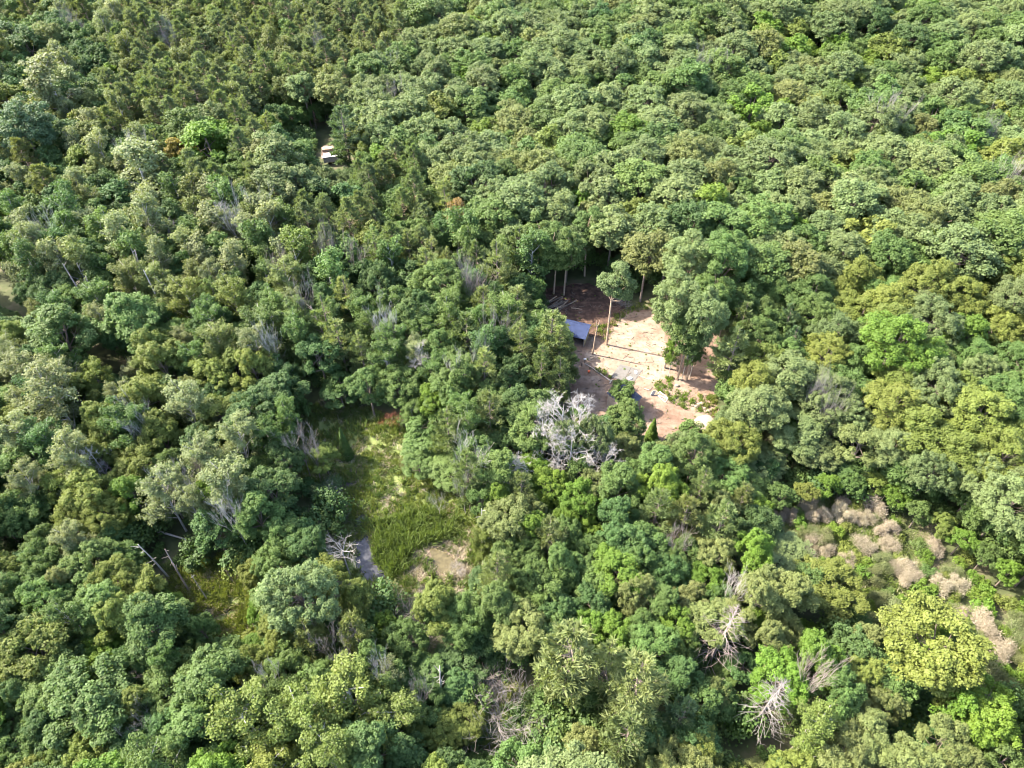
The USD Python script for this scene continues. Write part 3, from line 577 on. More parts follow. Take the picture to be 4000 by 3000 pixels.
# the west side: maples, poplars and pale willowy crowns
for a in [('maple', 'mid_green', 133, 712, 64), ('maple', 'mid_green', 287, 705, 58), ('maple', 'yellow_green', 353, 790, 50), ('maple', 'yellow_green', 205, 818, 38), ('poplar', 'silver', 110, 850, 70), ('maple', 'golden', 350, 826, 17), ('oak', 'olive', 400, 858, 32),
          ('maple', 'yellow_green', 322, 880, 46), ('maple', 'yellow_green', 347, 945, 42), ('poplar', 'silver', 33, 940, 52), ('poplar', 'silver', 157, 990, 52), ('maple', 'yellow_green', 222, 992, 38), ('maple', 'yellow_green', 143, 1050, 44),
          ('maple', 'bright_green', 287, 1066, 38), ('maple', 'yellow_green', 443, 945, 34), ('poplar', 'silver', 515, 950, 48), ('maple', 'bright_green', 460, 1070, 38), ('maple', 'mid_green', 365, 1010, 44), ('poplar', 'silver', 60, 1045, 42),
          ('maple', 'yellow_green', 805, 522, 38, 'round yellow-green maple standing out above dark trees past the small shed'), ('poplar', 'rusty', 985, 482, 24, 'tawny half-dead poplar at the edge of the oak canopy'), ('maple', 'bright_green', 245, 165, 22), ('maple', 'golden', 243, 195, 14, 'slim golden tree rising from a dark gap'),
          ('poplar', 'silver', 108, 172, 62, 'wide silvery willow-like crown above yellow-green maples'), ('maple', 'yellow_green', 140, 142, 32), ('maple', 'yellow_green', 18, 218, 38), ('maple', 'yellow_green', 180, 268, 34), ('maple', 'yellow_green', 115, 235, 30), ('oak', 'blue_green', 60, 292, 62), ('maple', 'deep_green', 150, 215, 40), ('maple', 'deep_green', 160, 300, 42),
          ('maple', 'golden', 392, 330, 36, 'broad tree with golden-brown crown top before the pines'), ('poplar', 'silver', 290, 345, 62, 'pale poplar with white branches showing, before the pine stand'), ('maple', 'deep_green', 255, 425, 44), ('maple', 'deep_green', 690, 420, 42), ('maple', 'deep_green', 748, 432, 40), ('oak', 'mid_green', 610, 262, 44), ('maple', 'bright_green', 548, 200, 20),
          ('maple', 'bright_green', 575, 282, 32), ('white_pine', 'blue_green', 742, 272, 46), ('oak', 'olive', 720, 200, 42), ('maple', 'yellow_green', 780, 310, 30), ('maple', 'mid_green', 640, 335, 36), ('maple', 'deep_green', 600, 320, 36), ('maple', 'bright_green', 862, 265, 22), ('oak', 'deep_green', 135, 75, 30), ('maple', 'deep_green', 30, 85, 40), ('maple', 'deep_green', 65, 105, 35),
          ('poplar', 'silver', 470, 480, 40), ('poplar', 'silver', 530, 500, 40), ('poplar', 'silver', 585, 490, 38), ('poplar', 'silver', 440, 550, 40), ('poplar', 'silver', 510, 575, 40), ('poplar', 'silver', 330, 500, 42), ('poplar', 'silver', 270, 520, 42), ('poplar', 'speckled', 640, 560, 40), ('poplar', 'yellow_green', 400, 640, 48), ('poplar', 'yellow_green', 500, 640, 50), ('poplar', 'mid_green', 560, 690, 50), ('poplar', 'olive', 470, 740, 45), ('poplar', 'mid_green', 640, 720, 42), ('maple', 'deep_green', 690, 770, 46), ('maple', 'deep_green', 600, 850, 50), ('maple', 'mid_green', 795, 830, 40), ('maple', 'deep_green', 735, 850, 40),
          ('oak', 'deep_green', 815, 620, 42), ('oak', 'mid_green', 950, 615, 50), ('maple', 'deep_green', 880, 600, 38), ('poplar', 'silver', 905, 760, 36, 'pale poplar with bare drooping limbs beside the white dead tree'), ('maple', 'mid_green', 960, 860, 44), ('maple', 'bright_green', 935, 870, 34), ('poplar', 'mid_green', 1000, 880, 36), ('maple', 'mid_green', 1055, 870, 44), ('maple', 'deep_green', 1110, 880, 40),
          ('maple', 'mid_green', 920, 960, 46), ('maple', 'mid_green', 905, 1005, 36), ('willow', 'silver', 878, 1003, 16), ('oak', 'mid_green', 970, 1020, 44), ('maple', 'deep_green', 1100, 960, 36),
          ('maple', 'yellow_green', 700, 990, 30, 'rounded yellow-green tree beside the two thin dead trees'), ('cedar', 'mid_green', 743, 960, 16), ('willow', 'blue_green', 700, 1065, 38, 'soft bluish willow mound beside the marsh stream'), ('willow', 'blue_green', 690, 1120, 30), ('maple', 'mid_green', 545, 1020, 42), ('maple', 'deep_green', 500, 1010, 30), ('maple', 'mid_green', 560, 1110, 48), ('maple', 'mid_green', 610, 1150, 46), ('maple', 'deep_green', 660, 1180, 40), ('maple', 'mid_green', 590, 1215, 38), ('shrub', 'yellow_green', 645, 1215, 18)]: T(*a)
# the near edge
for a in [('maple', 'mid_green', 90, 1205, 46), ('maple', 'mid_green', 200, 1208, 50), ('maple', 'mid_green', 262, 1222, 42), ('maple', 'olive', 150, 1265, 34), ('maple', 'mid_green', 97, 1300, 48), ('maple', 'mid_green', 235, 1318, 52), ('maple', 'yellow_green', 67, 1395, 70), ('maple', 'bright_green', 222, 1396, 46), ('maple', 'mid_green', 330, 1360, 66),
          ('maple', 'mid_green', 185, 1525, 92, 'very large mid-green maple filling the near corner of the wood'), ('maple', 'yellow_green', 430, 1442, 40), ('maple', 'mid_green', 440, 1366, 28), ('maple', 'deep_green', 300, 1440, 42), ('maple', 'deep_green', 370, 1570, 50), ('maple', 'deep_green', 300, 1630, 50), ('maple', 'mid_green', 30, 1600, 55), ('maple', 'deep_green', 60, 1510, 40),
          ('poplar', 'speckled', 530, 1545, 80), ('poplar', 'speckled', 640, 1540, 74), ('poplar', 'speckled', 760, 1500, 78), ('poplar', 'speckled', 700, 1615, 74), ('poplar', 'yellow_green', 590, 1640, 60), ('poplar', 'speckled', 850, 1560, 66), ('maple', 'yellow_green', 950, 1580, 48), ('maple', 'yellow_green', 1010, 1560, 40), ('maple', 'deep_green', 880, 1640, 42), ('maple', 'bright_green', 960, 1650, 26),
          ('maple', 'yellow_green', 712, 1250, 42), ('maple', 'yellow_green', 768, 1298, 36), ('willow', 'silver', 845, 1292, 38), ('white_pine', 'olive', 766, 1362, 46), ('white_pine', 'olive', 665, 1378, 46), ('maple', 'bright_green', 835, 1350, 24), ('cedar', 'yellow_green', 937, 1258, 11, 'small pointed cedar at the pool edge of the marsh'), ('poplar', 'yellow_green', 1040, 1165, 27, 'tall narrow leafy tree beside the marsh pool'), ('maple', 'yellow_green', 945, 1315, 46),
          ('maple', 'mid_green', 1010, 1330, 50), ('maple', 'deep_green', 1020, 1410, 62), ('maple', 'deep_green', 985, 1480, 40), ('maple', 'mid_green', 1075, 1320, 48), ('maple', 'mid_green', 880, 1385, 44), ('maple', 'bright_green', 560, 1320, 26), ('maple', 'yellow_green', 600, 1370, 42), ('maple', 'mid_green', 620, 1300, 34), ('maple', 'yellow_green', 545, 1440, 40),
          ('maple', 'bright_green', 1150, 1150, 36), ('maple', 'bright_green', 1080, 1090, 30), ('maple', 'bright_green', 1220, 1120, 34), ('maple', 'bright_green', 1270, 1140, 30), ('maple', 'mid_green', 1140, 1240, 48), ('maple', 'mid_green', 1210, 1230, 40), ('willow', 'silver', 1215, 1072, 26), ('maple', 'mid_green', 1340, 1050, 46), ('maple', 'mid_green', 1420, 1010, 44), ('oak', 'mid_green', 1500, 985, 46), ('maple', 'deep_green', 1330, 1120, 36),
          ('maple', 'bright_green', 1640, 290, 34), ('maple', 'bright_green', 1640, 460, 32), ('maple', 'yellow_green', 1846, 165, 42), ('maple', 'bright_green', 1832, 212, 32), ('maple', 'bright_green', 1752, 118, 26), ('maple', 'golden', 1904, 92, 13, 'tiny golden treetop in the far oak canopy'), ('maple', 'golden', 1739, 280, 22, 'yellowing oak before the dark gap of the canopy'), ('maple', 'yellow_green', 2142, 255, 38), ('maple', 'yellow_green', 1979, 335, 40), ('maple', 'pine_green', 1843, 420, 55, 'large cone-shaped soft green maple in the oak canopy'), ('maple', 'bright_green', 1702, 505, 42),
          ('oak', 'bright_green', 1926, 760, 74, 'large bright green crown among duller oaks'), ('oak', 'yellow_green', 1946, 830, 50), ('maple', 'bright_green', 2089, 730, 46), ('willow', 'silver', 2119, 836, 22), ('oak', 'yellow_green', 1926, 890, 62), ('maple', 'yellow_green', 2060, 850, 46), ('white_pine', 'blue_green', 1712, 742, 34), ('white_pine', 'blue_green', 1700, 698, 32), ('oak', 'grey_green', 1800, 720, 46), ('oak', 'grey_green', 1700, 820, 60), ('oak', 'grey_green', 1640, 880, 58), ('oak', 'grey_green', 1720, 930, 60), ('maple', 'olive', 1860, 960, 50), ('oak', 'grey_green', 1640, 1000, 54), ('oak', 'deep_green', 1820, 1020, 40),
          ('willow', 'straw', 1890, 1092, 30), ('willow', 'straw', 1705, 1112, 22), ('willow', 'straw', 1782, 1186, 20), ('willow', 'straw', 1865, 1172, 26), ('willow', 'straw', 1965, 1245, 24), ('willow', 'silver', 1757, 1150, 20), ('willow', 'silver', 1885, 1245, 24), ('willow', 'silver', 1935, 1330, 40), ('willow', 'silver', 2140, 1470, 46), ('willow', 'straw', 2125, 1350, 34), ('willow', 'straw', 2080, 1330, 24), ('willow', 'straw', 2020, 1180, 22), ('willow', 'silver', 2200, 1375, 30), ('maple', 'bright_green', 2018, 1345, 26), ('shrub', 'yellow_green', 1980, 1290, 20), ('shrub', 'bright_green', 2000, 1200, 24), ('maple', 'yellow_green', 2040, 1500, 28),
          ('maple', 'olive', 1700, 1285, 46), ('maple', 'olive', 1640, 1270, 40), ('poplar', 'speckled', 1765, 1555, 58, 'silvery poplar growing against the nearer dead spruce'), ('maple', 'olive', 1870, 1385, 32), ('maple', 'mid_green', 1935, 1440, 34), ('maple', 'bright_green', 2120, 1570, 40), ('maple', 'olive', 2040, 1600, 50), ('maple', 'olive', 1880, 1590, 56), ('maple', 'olive', 1850, 1500, 42), ('maple', 'olive', 1655, 1395, 42), ('maple', 'mid_green', 1470, 1385, 34), ('maple', 'olive', 1545, 1500, 28)]: T(*a)

# ---------------------------------------------------------------- dead trees, each where it stands: (kind, px, py of its tip, height, spread, bark, label)
W, Gy, Pk = ('white', DEAD_WHITE), ('grey', DEAD_GREY), ('pink', DEAD_PINK)
DEADS = [
    ('spruce', 1590, 1312, 18, 1.05, Pk, 'dead grey spruce with bristling bare boughs beside the huge pines'),
    ('spruce', 1692, 1472, 16, 1.25, Gy, 'bleached dead spruce with long spokes, nearest the lower edge'),
    ('vase', 1762, 1440, 14, .5, Pk, 'fan-shaped bare treetop behind the bleached dead spruce'),
    ('vase', 832, 692, 15, .55, W, 'tall narrow white dead tree above the marsh wood'),
    ('vase', 768, 545, 14, .4, Pk, 'slender pinkish dead tree between green oaks beyond the white dead tree'),
    ('twiggy', 1012, 577, 16, .55, Pk, 'twiggy tan dead crown between the oaks and pines'),
    ('twiggy', 702, 525, 15, .45, Pk, 'small twiggy dead tree among the poplars'),
    ('vase', 842, 210, 15, .6, Gy, 'grey leafless tree standing beyond the small shed'),
    ('vase', 825, 140, 14, .7, Gy, 'faint grey bare tree deep in the far wood'),
    ('vase', 1512, 138, 17, .6, Gy, 'bare forked snag, larger of the pair in the far oak canopy'),
    ('vase', 1562, 140, 16, .5, Gy, 'bare forked snag, slighter of the pair in the far oak canopy'),
    ('vase', 1918, 236, 18, .8, Gy, 'wide forked bare tree alone in the oak canopy'),
    ('vase', 2137, 275, 16, .6, Gy, 'thin bare tree beyond the yellow-green maple'),
    ('twiggy', 2192, 380, 16, .6, W, 'pale bare tree with spreading limbs at the frame edge'),
    ('twiggy', 1795, 850, 15, .5, Gy, 'spray of grey dead boughs among broad oaks'),
    ('twiggy', 1765, 838, 14, .4, Gy, 'fainter dead top beside the spray of grey boughs'),
    ('bush', 1800, 912, 9, .35, Pk, 'pinkish dead boughs below the grey spray in the oaks'),
    ('white', 1172, 905, 15, .8, W, 'white-limbed dying birch, first of the three before the yard'),
    ('white', 1215, 878, 17, .85, W, 'tallest white-limbed dying birch before the lower yard'),
    ('white', 1256, 886, 16, .9, W, 'white-limbed dying birch nearest the round yard tree'),
    ('white', 1238, 955, 13, 1.0, W, 'low white dead birch with a sprawl of limbs before the yard birches'),
    ('white', 1100, 1000, 12, .9, W, 'white dead birch in the wood between marsh and birches'),
    ('vase', 1015, 975, 13, .55, W, 'white forked dead top over the trees beside the marsh'),
    ('white', 1310, 985, 11, 1.0, W, 'white arching dead birch below the round yard tree'),
    ('white', 912, 748, 13, .9, W, 'white dead limbs drooping beside the pale poplar'),
    ('vase', 642, 945, 11, .55, Pk, 'thin dead tree, paler of two beside the rounded yellow-green tree'),
    ('vase', 668, 962, 10, .45, Pk, 'thin dead tree touching the rounded yellow-green tree'),
    ('twiggy', 436, 985, 12, .6, Pk, 'grey twiggy dead crown over the poplar edge'),
    ('pole', 330, 1010, 14, 1, Pk, 'leaning bare trunk beside the bright green maple'),
    ('vase', 392, 1035, 12, .6, W, 'white crooked bare tree between two bright maples'),
    ('vase', 492, 1095, 13, .6, W, 'white forked dead tree above the fallen log clearing'),
    ('umbrella', 735, 1178, 9, .8, W, 'flat-topped bare tree on the marsh bank'),
    ('pole', 304, 1160, 12, 1, W, 'white broken snag nearest the fallen log'),
    ('pole', 354, 1196, 11, 1, Pk, 'tan leaning snag at the meadow edge'),
    ('pole', 416, 1246, 7, 1, W, 'short white snag standing in the meadow'),
    ('pole', 490, 1232, 4, 1, Pk, 'stub of a snag at the far rim of the meadow'),
    ('twiggy', 1084, 1208, 7, .5, Pk, 'grey weathered snag by the tall narrow tree'),
    ('bush', 1402, 1345, 6.5, .8, Pk, 'pinkish leafless bushy tree beside the huge pines'),
    ('vase', 730, 1392, 12, .5, Pk, 'forked dead top between olive pines'),
    ('umbrella', 255, 1465, 9, 1.0, Pk, 'tangle of bare limbs beside the very large maple'),
    ('vase', 300, 1590, 10, .8, Gy, 'small bare fork in the near dark gap'),
    ('umbrella', 1205, 1158, 8, 1.0, W, 'white arched bare limb over bright green trees'),
    ('pole', 1037, 1108, 12, 1, W, 'white dead pole leaning through the tall narrow tree'),
    ('spruce', 1115, 515, 13, .55, Pk, 'small reddish dead conifer at the oak edge beyond the pines'),
    ('vase', 1460, 1160, 11, .5, Pk, 'reddish bare boughs under the olive pines'),
    ('vase', 1585, 1260, 12, .5, W, 'white forked limbs in the olive maples'),
    ('bush', 1055, 1480, 4.5, .8, Pk, 'pinkish leafless bush, rounder of two in the dark gap'),
    ('bush', 1025, 1522, 3.5, .8, Pk, 'small pinkish bush at the rim of the dark gap'),
    ('bush', 1085, 1530, 6, 1.0, Gy, 'grey-green leafless bush over the sunlit grass gap'),
    ('bush', 895, 1322, 6, .8, Pk, 'pink-grey leafless top over the marsh edge trees'),
    ('twiggy', 663, 1352, 10, .5, W, 'bleached dead heart of the olive pine'),
    ('bush', 985, 1222, 2, .7, W, 'small white fallen branchy bush at the pool'),
    ('vase', 945, 1080, 5, .8, W, 'thin white dead sapling in the reeds'),
    ('vase', 285, 320, 15, .6, W, 'white branching treetop in the pale poplar'),
    ('vase', 505, 470, 15, .6, W, 'white-stemmed bare poplar in the pale poplar belt'),
    ('vase', 545, 440, 15, .5, W, 'second white-stemmed bare poplar, nearer the dark maples'),
    ('pole', 270, 545, 17, 1, Pk, 'long leaning tan trunk over the dark gap'),
    ('pole', 145, 575, 16, 1, Pk, 'long bare trunk leaning before the track'),
    ('pole', 300, 560, 15, 1, Gy, 'grey bare trunk beside the long leaning one'),
    ('twiggy', 600, 560, 15, .45, Pk, 'twiggy pinkish dead top before the poplars'),
    ('bush', 722, 1092, 3.6, .6, Pk, 'pinkish dry bush against the bluish willow'),
    ('bush', 715, 1058, 3.2, .5, W, 'pale dry bush between the bluish willow and the stream'),
    ('bush', 695, 1150, 3.4, .6, Pk, 'pinkish dry bush nearest the flat-topped bare tree'),
    ('twiggy', 365, 70, 16, .5, Gy, 'grey bare tree deep in the pine stand'),
    ('snag', *Z4(690, 290), 9, 1, ('tan', BARK_TAN), 'forked bare snag standing in the dirt yard before the shelter'),
    ('pole', 168, 598, 15, 1, Pk, 'tan trunk leaning beside the dirt track'), ('pole', 318, 590, 16, 1, W, 'white trunk slanting over the dark gap of the poplars'), ('vase', 652, 640, 14, .5, Gy, 'grey bare tree inside the poplar belt'),
    ('pole', 690, 655, 15, 1, Pk, 'long tan trunk standing among poplars near the white dead tree'), ('vase', 575, 735, 14, .45, W, 'white bare stem before the lower poplars'), ('pole', 505, 760, 13, 1, Pk, 'bare trunk at the foot of the poplar belt'),
    ('vase', 990, 790, 13, .5, W, 'white bare stem in the wood past the pale poplar'), ('twiggy', 1040, 760, 13, .45, Gy, 'grey twiggy top between pines and pale poplar'), ('vase', 1075, 700, 14, .45, Gy, 'thin grey bare tree among the soft pines'),
    ('vase', 300, 905, 13, .5, W, 'white stem between two yellow-green maples'), ('white', 80, 830, 14, .7, W, 'white-limbed top in the broad silvery poplar'), ('white', 195, 975, 12, .7, W, 'white forked limbs above the silvery poplars'), ('vase', 90, 500, 15, .5, W, 'white forked stem far along the track side'),
    ('white', 335, 470, 15, .7, W, 'white branching poplar top beyond the leaning trunks'), ('white', 480, 455, 15, .7, W, 'white crooked top at the head of the poplar belt'), ('white', 590, 450, 14, .7, W, 'white bare top next to the dark maples'), ('vase', 690, 90, 15, .5, Gy, 'grey bare tree among the far pines'),
    ('twiggy', 150, 40, 15, .6, Gy, 'faint bare tree in the far top corner'), ('vase', 1000, 1035, 10, .5, W, 'white bare fork at the marsh rim trees'), ('vase', 820, 1440, 12, .4, W, 'white stems rising out of the white-flecked poplars'), ('vase', 560, 1470, 12, .45, W, 'white stems over the first white-flecked poplar'),
    ('vase', 900, 1490, 11, .4, Pk, 'bare pinkish stem at the dark gap beside the poplars'), ('pole', 940, 1440, 12, 1, W, 'white thin stem inside the near dark gap'), ('vase', 1755, 1200, 6, .5, Pk, 'pinkish bare sapling in the scrub'),
    ('bush', 1250, 1195, 4, .9, W, 'pale bare bush before the silvery mound'),
]
for x, y in [(1408, 22), (1437, 30), (1462, 36), (1482, 60), (1500, 45), (1520, 62), (1390, 80)]:
    px, py = Z3(x, y); DEADS.append(('pole', px, py, 11 + (x % 5), 1, W, None))
for i, (k, px, py, H, sp, (bn, bk), lab) in enumerate(DEADS):
    loc = spot(px, py, H * .97); src, H0 = dead_form(k, i % 3 if k not in ('spruce',) else i % 2, H if k == 'spruce' else {'vase': 14, 'white': 13, 'pole': 12, 'umbrella': 9, 'twiggy': 14, 'bush': 5, 'snag': 9}[k], 1.0, bk, bn)
    s = H / H0; sp_ = sp if k != 'spruce' else 1.0
    place('dead_tree' if k != 'bush' else 'bare_bush', src, loc, (s * sp_, s * sp_, s), 0.0 if k == 'snag' else i * 1.37, lab or f'{["first", "second", "third", "fourth", "fifth", "sixth", "seventh"][i % 7]} thin pale snag of the row behind the tall oaks', 'dead tree' if k != 'bush' else 'bush', 'pale snags in the gap behind the tall oaks' if lab is None else None)

# ---------------------------------------------------------------- the rest of the wood, tree by tree, by the mix of each part of it
REG = [   # (outline in the photo, [(kind, tone, share)], crown radius range)
    (SCRUB, [('shrub', 'bright_green', 3), ('shrub', 'yellow_green', 3), ('willow', 'straw', 1.3), ('willow', 'silver', 2), ('shrub', 'mid_green', 1.4), ('maple', 'bright_green', .3)], (1.0, 2.0)),
    ([(1040, 1440), (1230, 1500), (1240, 1659), (1020, 1659)], [('shrub', 'yellow_green', 3), ('willow', 'silver', 1), ('shrub', 'mid_green', 2)], (1.2, 2.2)),
    ([(540, 1250), (600, 1240), (660, 1300), (600, 1420), (520, 1400)], [('shrub', 'yellow_green', 3), ('shrub', 'bright_green', 2), ('maple', 'yellow_green', 1)], (1.3, 2.2)),
    ([(280, -120), (900, -120), (870, 90), (760, 190), (640, 190), (560, 330), (470, 260), (330, 330), (230, 220)], [('red_pine', 'pine_olive', 3.4), ('red_pine', 'pine_green', 2), ('white_pine', 'pale_pine', 1), ('maple', 'yellow_green', .8), ('maple', 'mid_green', 1), ('poplar', 'olive', 1), ('oak', 'olive', 1), ('oak', 'grey_green', .8)], (2.9, 3.9)),
    ([(300, 330), (560, 330), (620, 470), (860, 330), (960, 420), (940, 520), (620, 560), (640, 420), (300, 420)], [('red_pine', 'pine_olive', 3), ('red_pine', 'pine_green', 2), ('maple', 'deep_green', 2), ('maple', 'mid_green', 2), ('oak', 'mid_green', 1)], (2.3, 3.6)),
    ([(-300, -150), (300, -150), (240, 220), (330, 340), (300, 430), (-300, 430)], [('maple', 'deep_green', 3), ('maple', 'mid_green', 2), ('maple', 'yellow_green', 1.2), ('poplar', 'silver', 1.2), ('oak', 'olive', 1), ('red_pine', 'olive', 1)], (2.8, 4.4)),
    ([(-300, 430), (300, 420), (640, 430), (700, 560), (700, 800), (420, 700), (-300, 680)], [('poplar', 'silver', 2.6), ('poplar', 'mid_green', 2.6), ('poplar', 'deep_green', 1.6), ('maple', 'deep_green', 1.4), ('maple', 'mid_green', .8), ('poplar', 'olive', 1.2)], (2.8, 4.0)),
    ([(-300, 680), (420, 700), (700, 800), (690, 900), (560, 1100), (420, 1180), (-300, 1180)], [('maple', 'yellow_green', 2), ('maple', 'mid_green', 1.2), ('maple', 'deep_green', 1.6), ('poplar', 'silver', 1.4), ('poplar', 'mid_green', 1.6), ('poplar', 'deep_green', 1)], (2.6, 4.2)),
    ([(640, 430), (960, 420), (1080, 500), (1180, 580), (1220, 860), (1120, 960), (880, 900), (700, 800), (700, 560)], [('maple', 'deep_green', 1.4), ('maple', 'mid_green', 1.4), ('white_pine', 'pale_pine', 1.6), ('white_pine', 'pine_green', 1), ('poplar', 'mid_green', 2), ('poplar', 'deep_green', 1), ('oak', 'mid_green', .8)], (2.6, 4.0)),
    ([(-300, 1180), (420, 1180), (600, 1400), (560, 1800), (-300, 1800)], [('maple', 'mid_green', 3), ('maple', 'yellow_green', 2), ('maple', 'deep_green', 1.4), ('maple', 'bright_green', .9), ('poplar', 'mid_green', .8)], (2.4, 4.2)),
    ([(600, 1400), (560, 1800), (1030, 1800), (1030, 1500), (1050, 1300), (800, 1290)], [('maple', 'yellow_green', 1.6), ('maple', 'mid_green', 2), ('maple', 'deep_green', 1.2), ('poplar', 'silver', .7)], (2.2, 3.8)),
    ([(860, 900), (1330, 1000), (1560, 960), (1700, 1100), (1600, 1500), (1240, 1500), (1040, 1440), (1050, 1290)], [('maple', 'bright_green', 2), ('maple', 'mid_green', 2.4), ('maple', 'deep_green', 1), ('maple', 'olive', .8), ('white_pine', 'pine_green', .6)], (2.2, 3.8)),
    ([(1600, 1180), (1800, 1270), (2100, 1480), (2400, 1560), (2400, 1850), (1240, 1850), (1240, 1500), (1600, 1400)], [('maple', 'olive', 2.6), ('maple', 'mid_green', 1.4), ('maple', 'yellow_green', 1), ('shrub', 'bright_green', 1.2), ('maple', 'bright_green', .8), ('willow', 'silver', .4)], (2.0, 3.4)),
    ([(1650, 600), (2500, 560), (2500, 1300), (1960, 1110), (1880, 1060), (1700, 1080), (1560, 960), (1560, 720)], [('oak', 'grey_green', 2.4), ('oak', 'yellow_green', 2.2), ('maple', 'yellow_green', 1.2), ('maple', 'mid_green', 1.2), ('oak', 'mid_green', 1.6), ('maple', 'olive', 1)], (3.2, 5.0)),
]
REST = ([('oak', 'grey_green', 6.5), ('oak', 'mid_green', 1.8), ('oak', 'olive', .8), ('maple', 'bright_green', .45), ('maple', 'yellow_green', .7), ('maple', 'mid_green', .9), ('oak', 'deep_green', .35)], (3.9, 6.4))
REGP = [(prep(Polygon(p).buffer(0)), mix, rr) for p, mix, rr in REG]
CELL = 8.0; grid = {}
def gput(x, y, r): grid.setdefault((int(x // CELL), int(y // CELL)), []).append((x, y, r))
def free(x, y, r, k=.7):
    a, b = int(x // CELL), int(y // CELL)
    for i in range(a - 2, a + 3):
        for j in range(b - 2, b + 3):
            for (u, v, q) in grid.get((i, j), ()):
                if (u - x) ** 2 + (v - y) ** 2 < (k * (r + q)) ** 2: return False
    return True
for t in TREES: gput(t['loc'][0], t['loc'][1], t['R'])
SOFT = {6, 9, 10, 11}
def hides(loc, R, H, base=.35, soft=False):
    a, b = IMG(np.array(loc) + [0, 0, H * base + R * .3]), IMG(np.array(loc) + [0, 0, H - R * .6]); r = R * FPX / a[2] * .92
    x0, x1, y0, y1 = min(a[0], b[0]) - r, max(a[0], b[0]) + r, min(a[1], b[1]) - r, max(a[1], b[1]) + r; L = None
    for i, (p, ym) in enumerate(PROT):
        if soft and i in SOFT: continue
        u = p.bounds
        if loc[1] >= ym or x1 < u[0] or x0 > u[2] or y1 < u[1] or y0 > u[3]: continue
        L = L or LineString([a[:2], b[:2] + 1e-3])
        if L.distance(p) < r: return True
    return False
rngF = np.random.default_rng(2024)
cand = np.stack([rngF.uniform(-235, 235, 60000), rngF.uniform(12, 372, 60000)], 1)
tone_field = lambda x, y, s: float(meshkit.noise(np.array([x / 22, y / 22, s * 7.7]), s))
cand = cand[~shapely.contains_xy(KEEP_OFF[0], cand[:, 0], cand[:, 1])]
for x, y in cand:
    depth = y * CD + CAM_H * SD; hw = CX / FPX * depth
    if abs(x) > hw + 16 or depth < 80: continue
    base = np.array([x, y, float(hgt(x, y))]); c = IMG(base + [0, 0, 11]); mix, rr = REST
    if c[1] > 1659 + 90: continue
    pt = Point(c[0], c[1]); c = IMG(base + [0, 0, 1.5]); low = Point(c[0], c[1])
    for P_, m_, r_ in REGP:
        if P_.contains(pt if r_[1] > 2.7 else low): mix, rr = m_, r_; break
    r = rngF.uniform(*rr)
    if not free(x, y, r, .56 if rr[1] > 2.7 else .42): continue
    w = np.array([m[2] * (.35 + 1.3 * tone_field(x, y, i + 1)) ** 2 for i, m in enumerate(mix)]); kind, tone, _ = mix[rngF.choice(len(mix), p=w / w.sum())]
    if kind in ('red_pine',): r = min(r, 3.9)
    if kind in ('shrub', 'willow'): r = min(r, 2.6)
    if kind in ('maple', 'oak', 'poplar') and rr[1] < 2.7: r = 2.3
    H0 = SPEC[(kind, False)][0][2] * (r / SPEC[(kind, False)][0][1]) ** .55
    hs = None
    low_k = kind in ('shrub', 'willow')
    if hides(base, r, H0, .05 if low_k else .35):
        if low_k: continue
        for f in (.75, .55, .4):
            if not hides(base, min(r, 3.0) * (.6 + .4 * f), H0 * f, .3): break
        else: continue
        H0 *= f; r = min(r, 3.0) * (.6 + .4 * f); hs = H0
    if kind not in ('shrub', 'willow'):
        h = sun_height(base, r, H0)
        if h < H0 * .97:
            if h < 6: kind = 'shrub'; tone = tone if tone in ('bright_green', 'yellow_green', 'mid_green') else 'mid_green'; r = min(r, 2.4); h = None
            hs = h
    gput(x, y, r); add_tree(kind, tone, base, r, hs=hs)

# ---------------------------------------------------------------- names, labels and copies of the trees
LMK = {'dirt yard': (1370, 730), 'tarp shelter': (1245, 715), 'bare snag pair': (1540, 165), 'wide forked bare tree': (1920, 280), 'pale edge tree': (2185, 410), 'grey bough spray': (1785, 890), 'small far shed': (717, 328), 'white dead tree': (835, 740),
       'marsh pool': (955, 1200), 'huge white pines': (1310, 1450), 'grey dead spruce': (1550, 1390), 'bleached dead spruce': (1650, 1560), 'scrub meadow': (1950, 1260), 'red brush heap': (845, 905), 'fallen log': (370, 1155), 'near silver poplars': (650, 1550), 'dirt track': (15, 640),
       'grass gap': (470, 1300), 'yard birches': (1220, 920), 'flat-topped bare tree': (738, 1210), 'twiggy grey crown': (437, 1010), 'golden slim tree': (243, 195), 'silver willow crown': (108, 172), 'golden-brown crown': (392, 330), 'white-branched poplar': (290, 345), 'far grey tree': (842, 240),
       'round golden maple': (805, 522), 'tawny half-dead poplar': (985, 482), 'cone-shaped maple': (1843, 420), 'big bright crown': (1926, 760), 'tiny golden treetop': (1904, 92), 'pale snag row': (1590, 575), 'very large maple': (185, 1525), 'pine heart snag': (365, 80), 'pinkish leafless bush': (1402, 1345),
       'lower yard': (1330, 860), 'sunlit bush gap': (1120, 1560),
       'top edge quarter': (553, 0), 'top edge centre': (1106, 0), 'track-side top corner': (0, 0), 'oak-side top corner': (2212, 0), 'oak-side edge centre': (2212, 830), 'track-side lower corner': (0, 1659), 'lower edge centre': (1106, 1659), 'scrub-side lower corner': (2212, 1659)}
EDGE = {'top edge': (None, 0), 'lower edge': (None, 1659)}
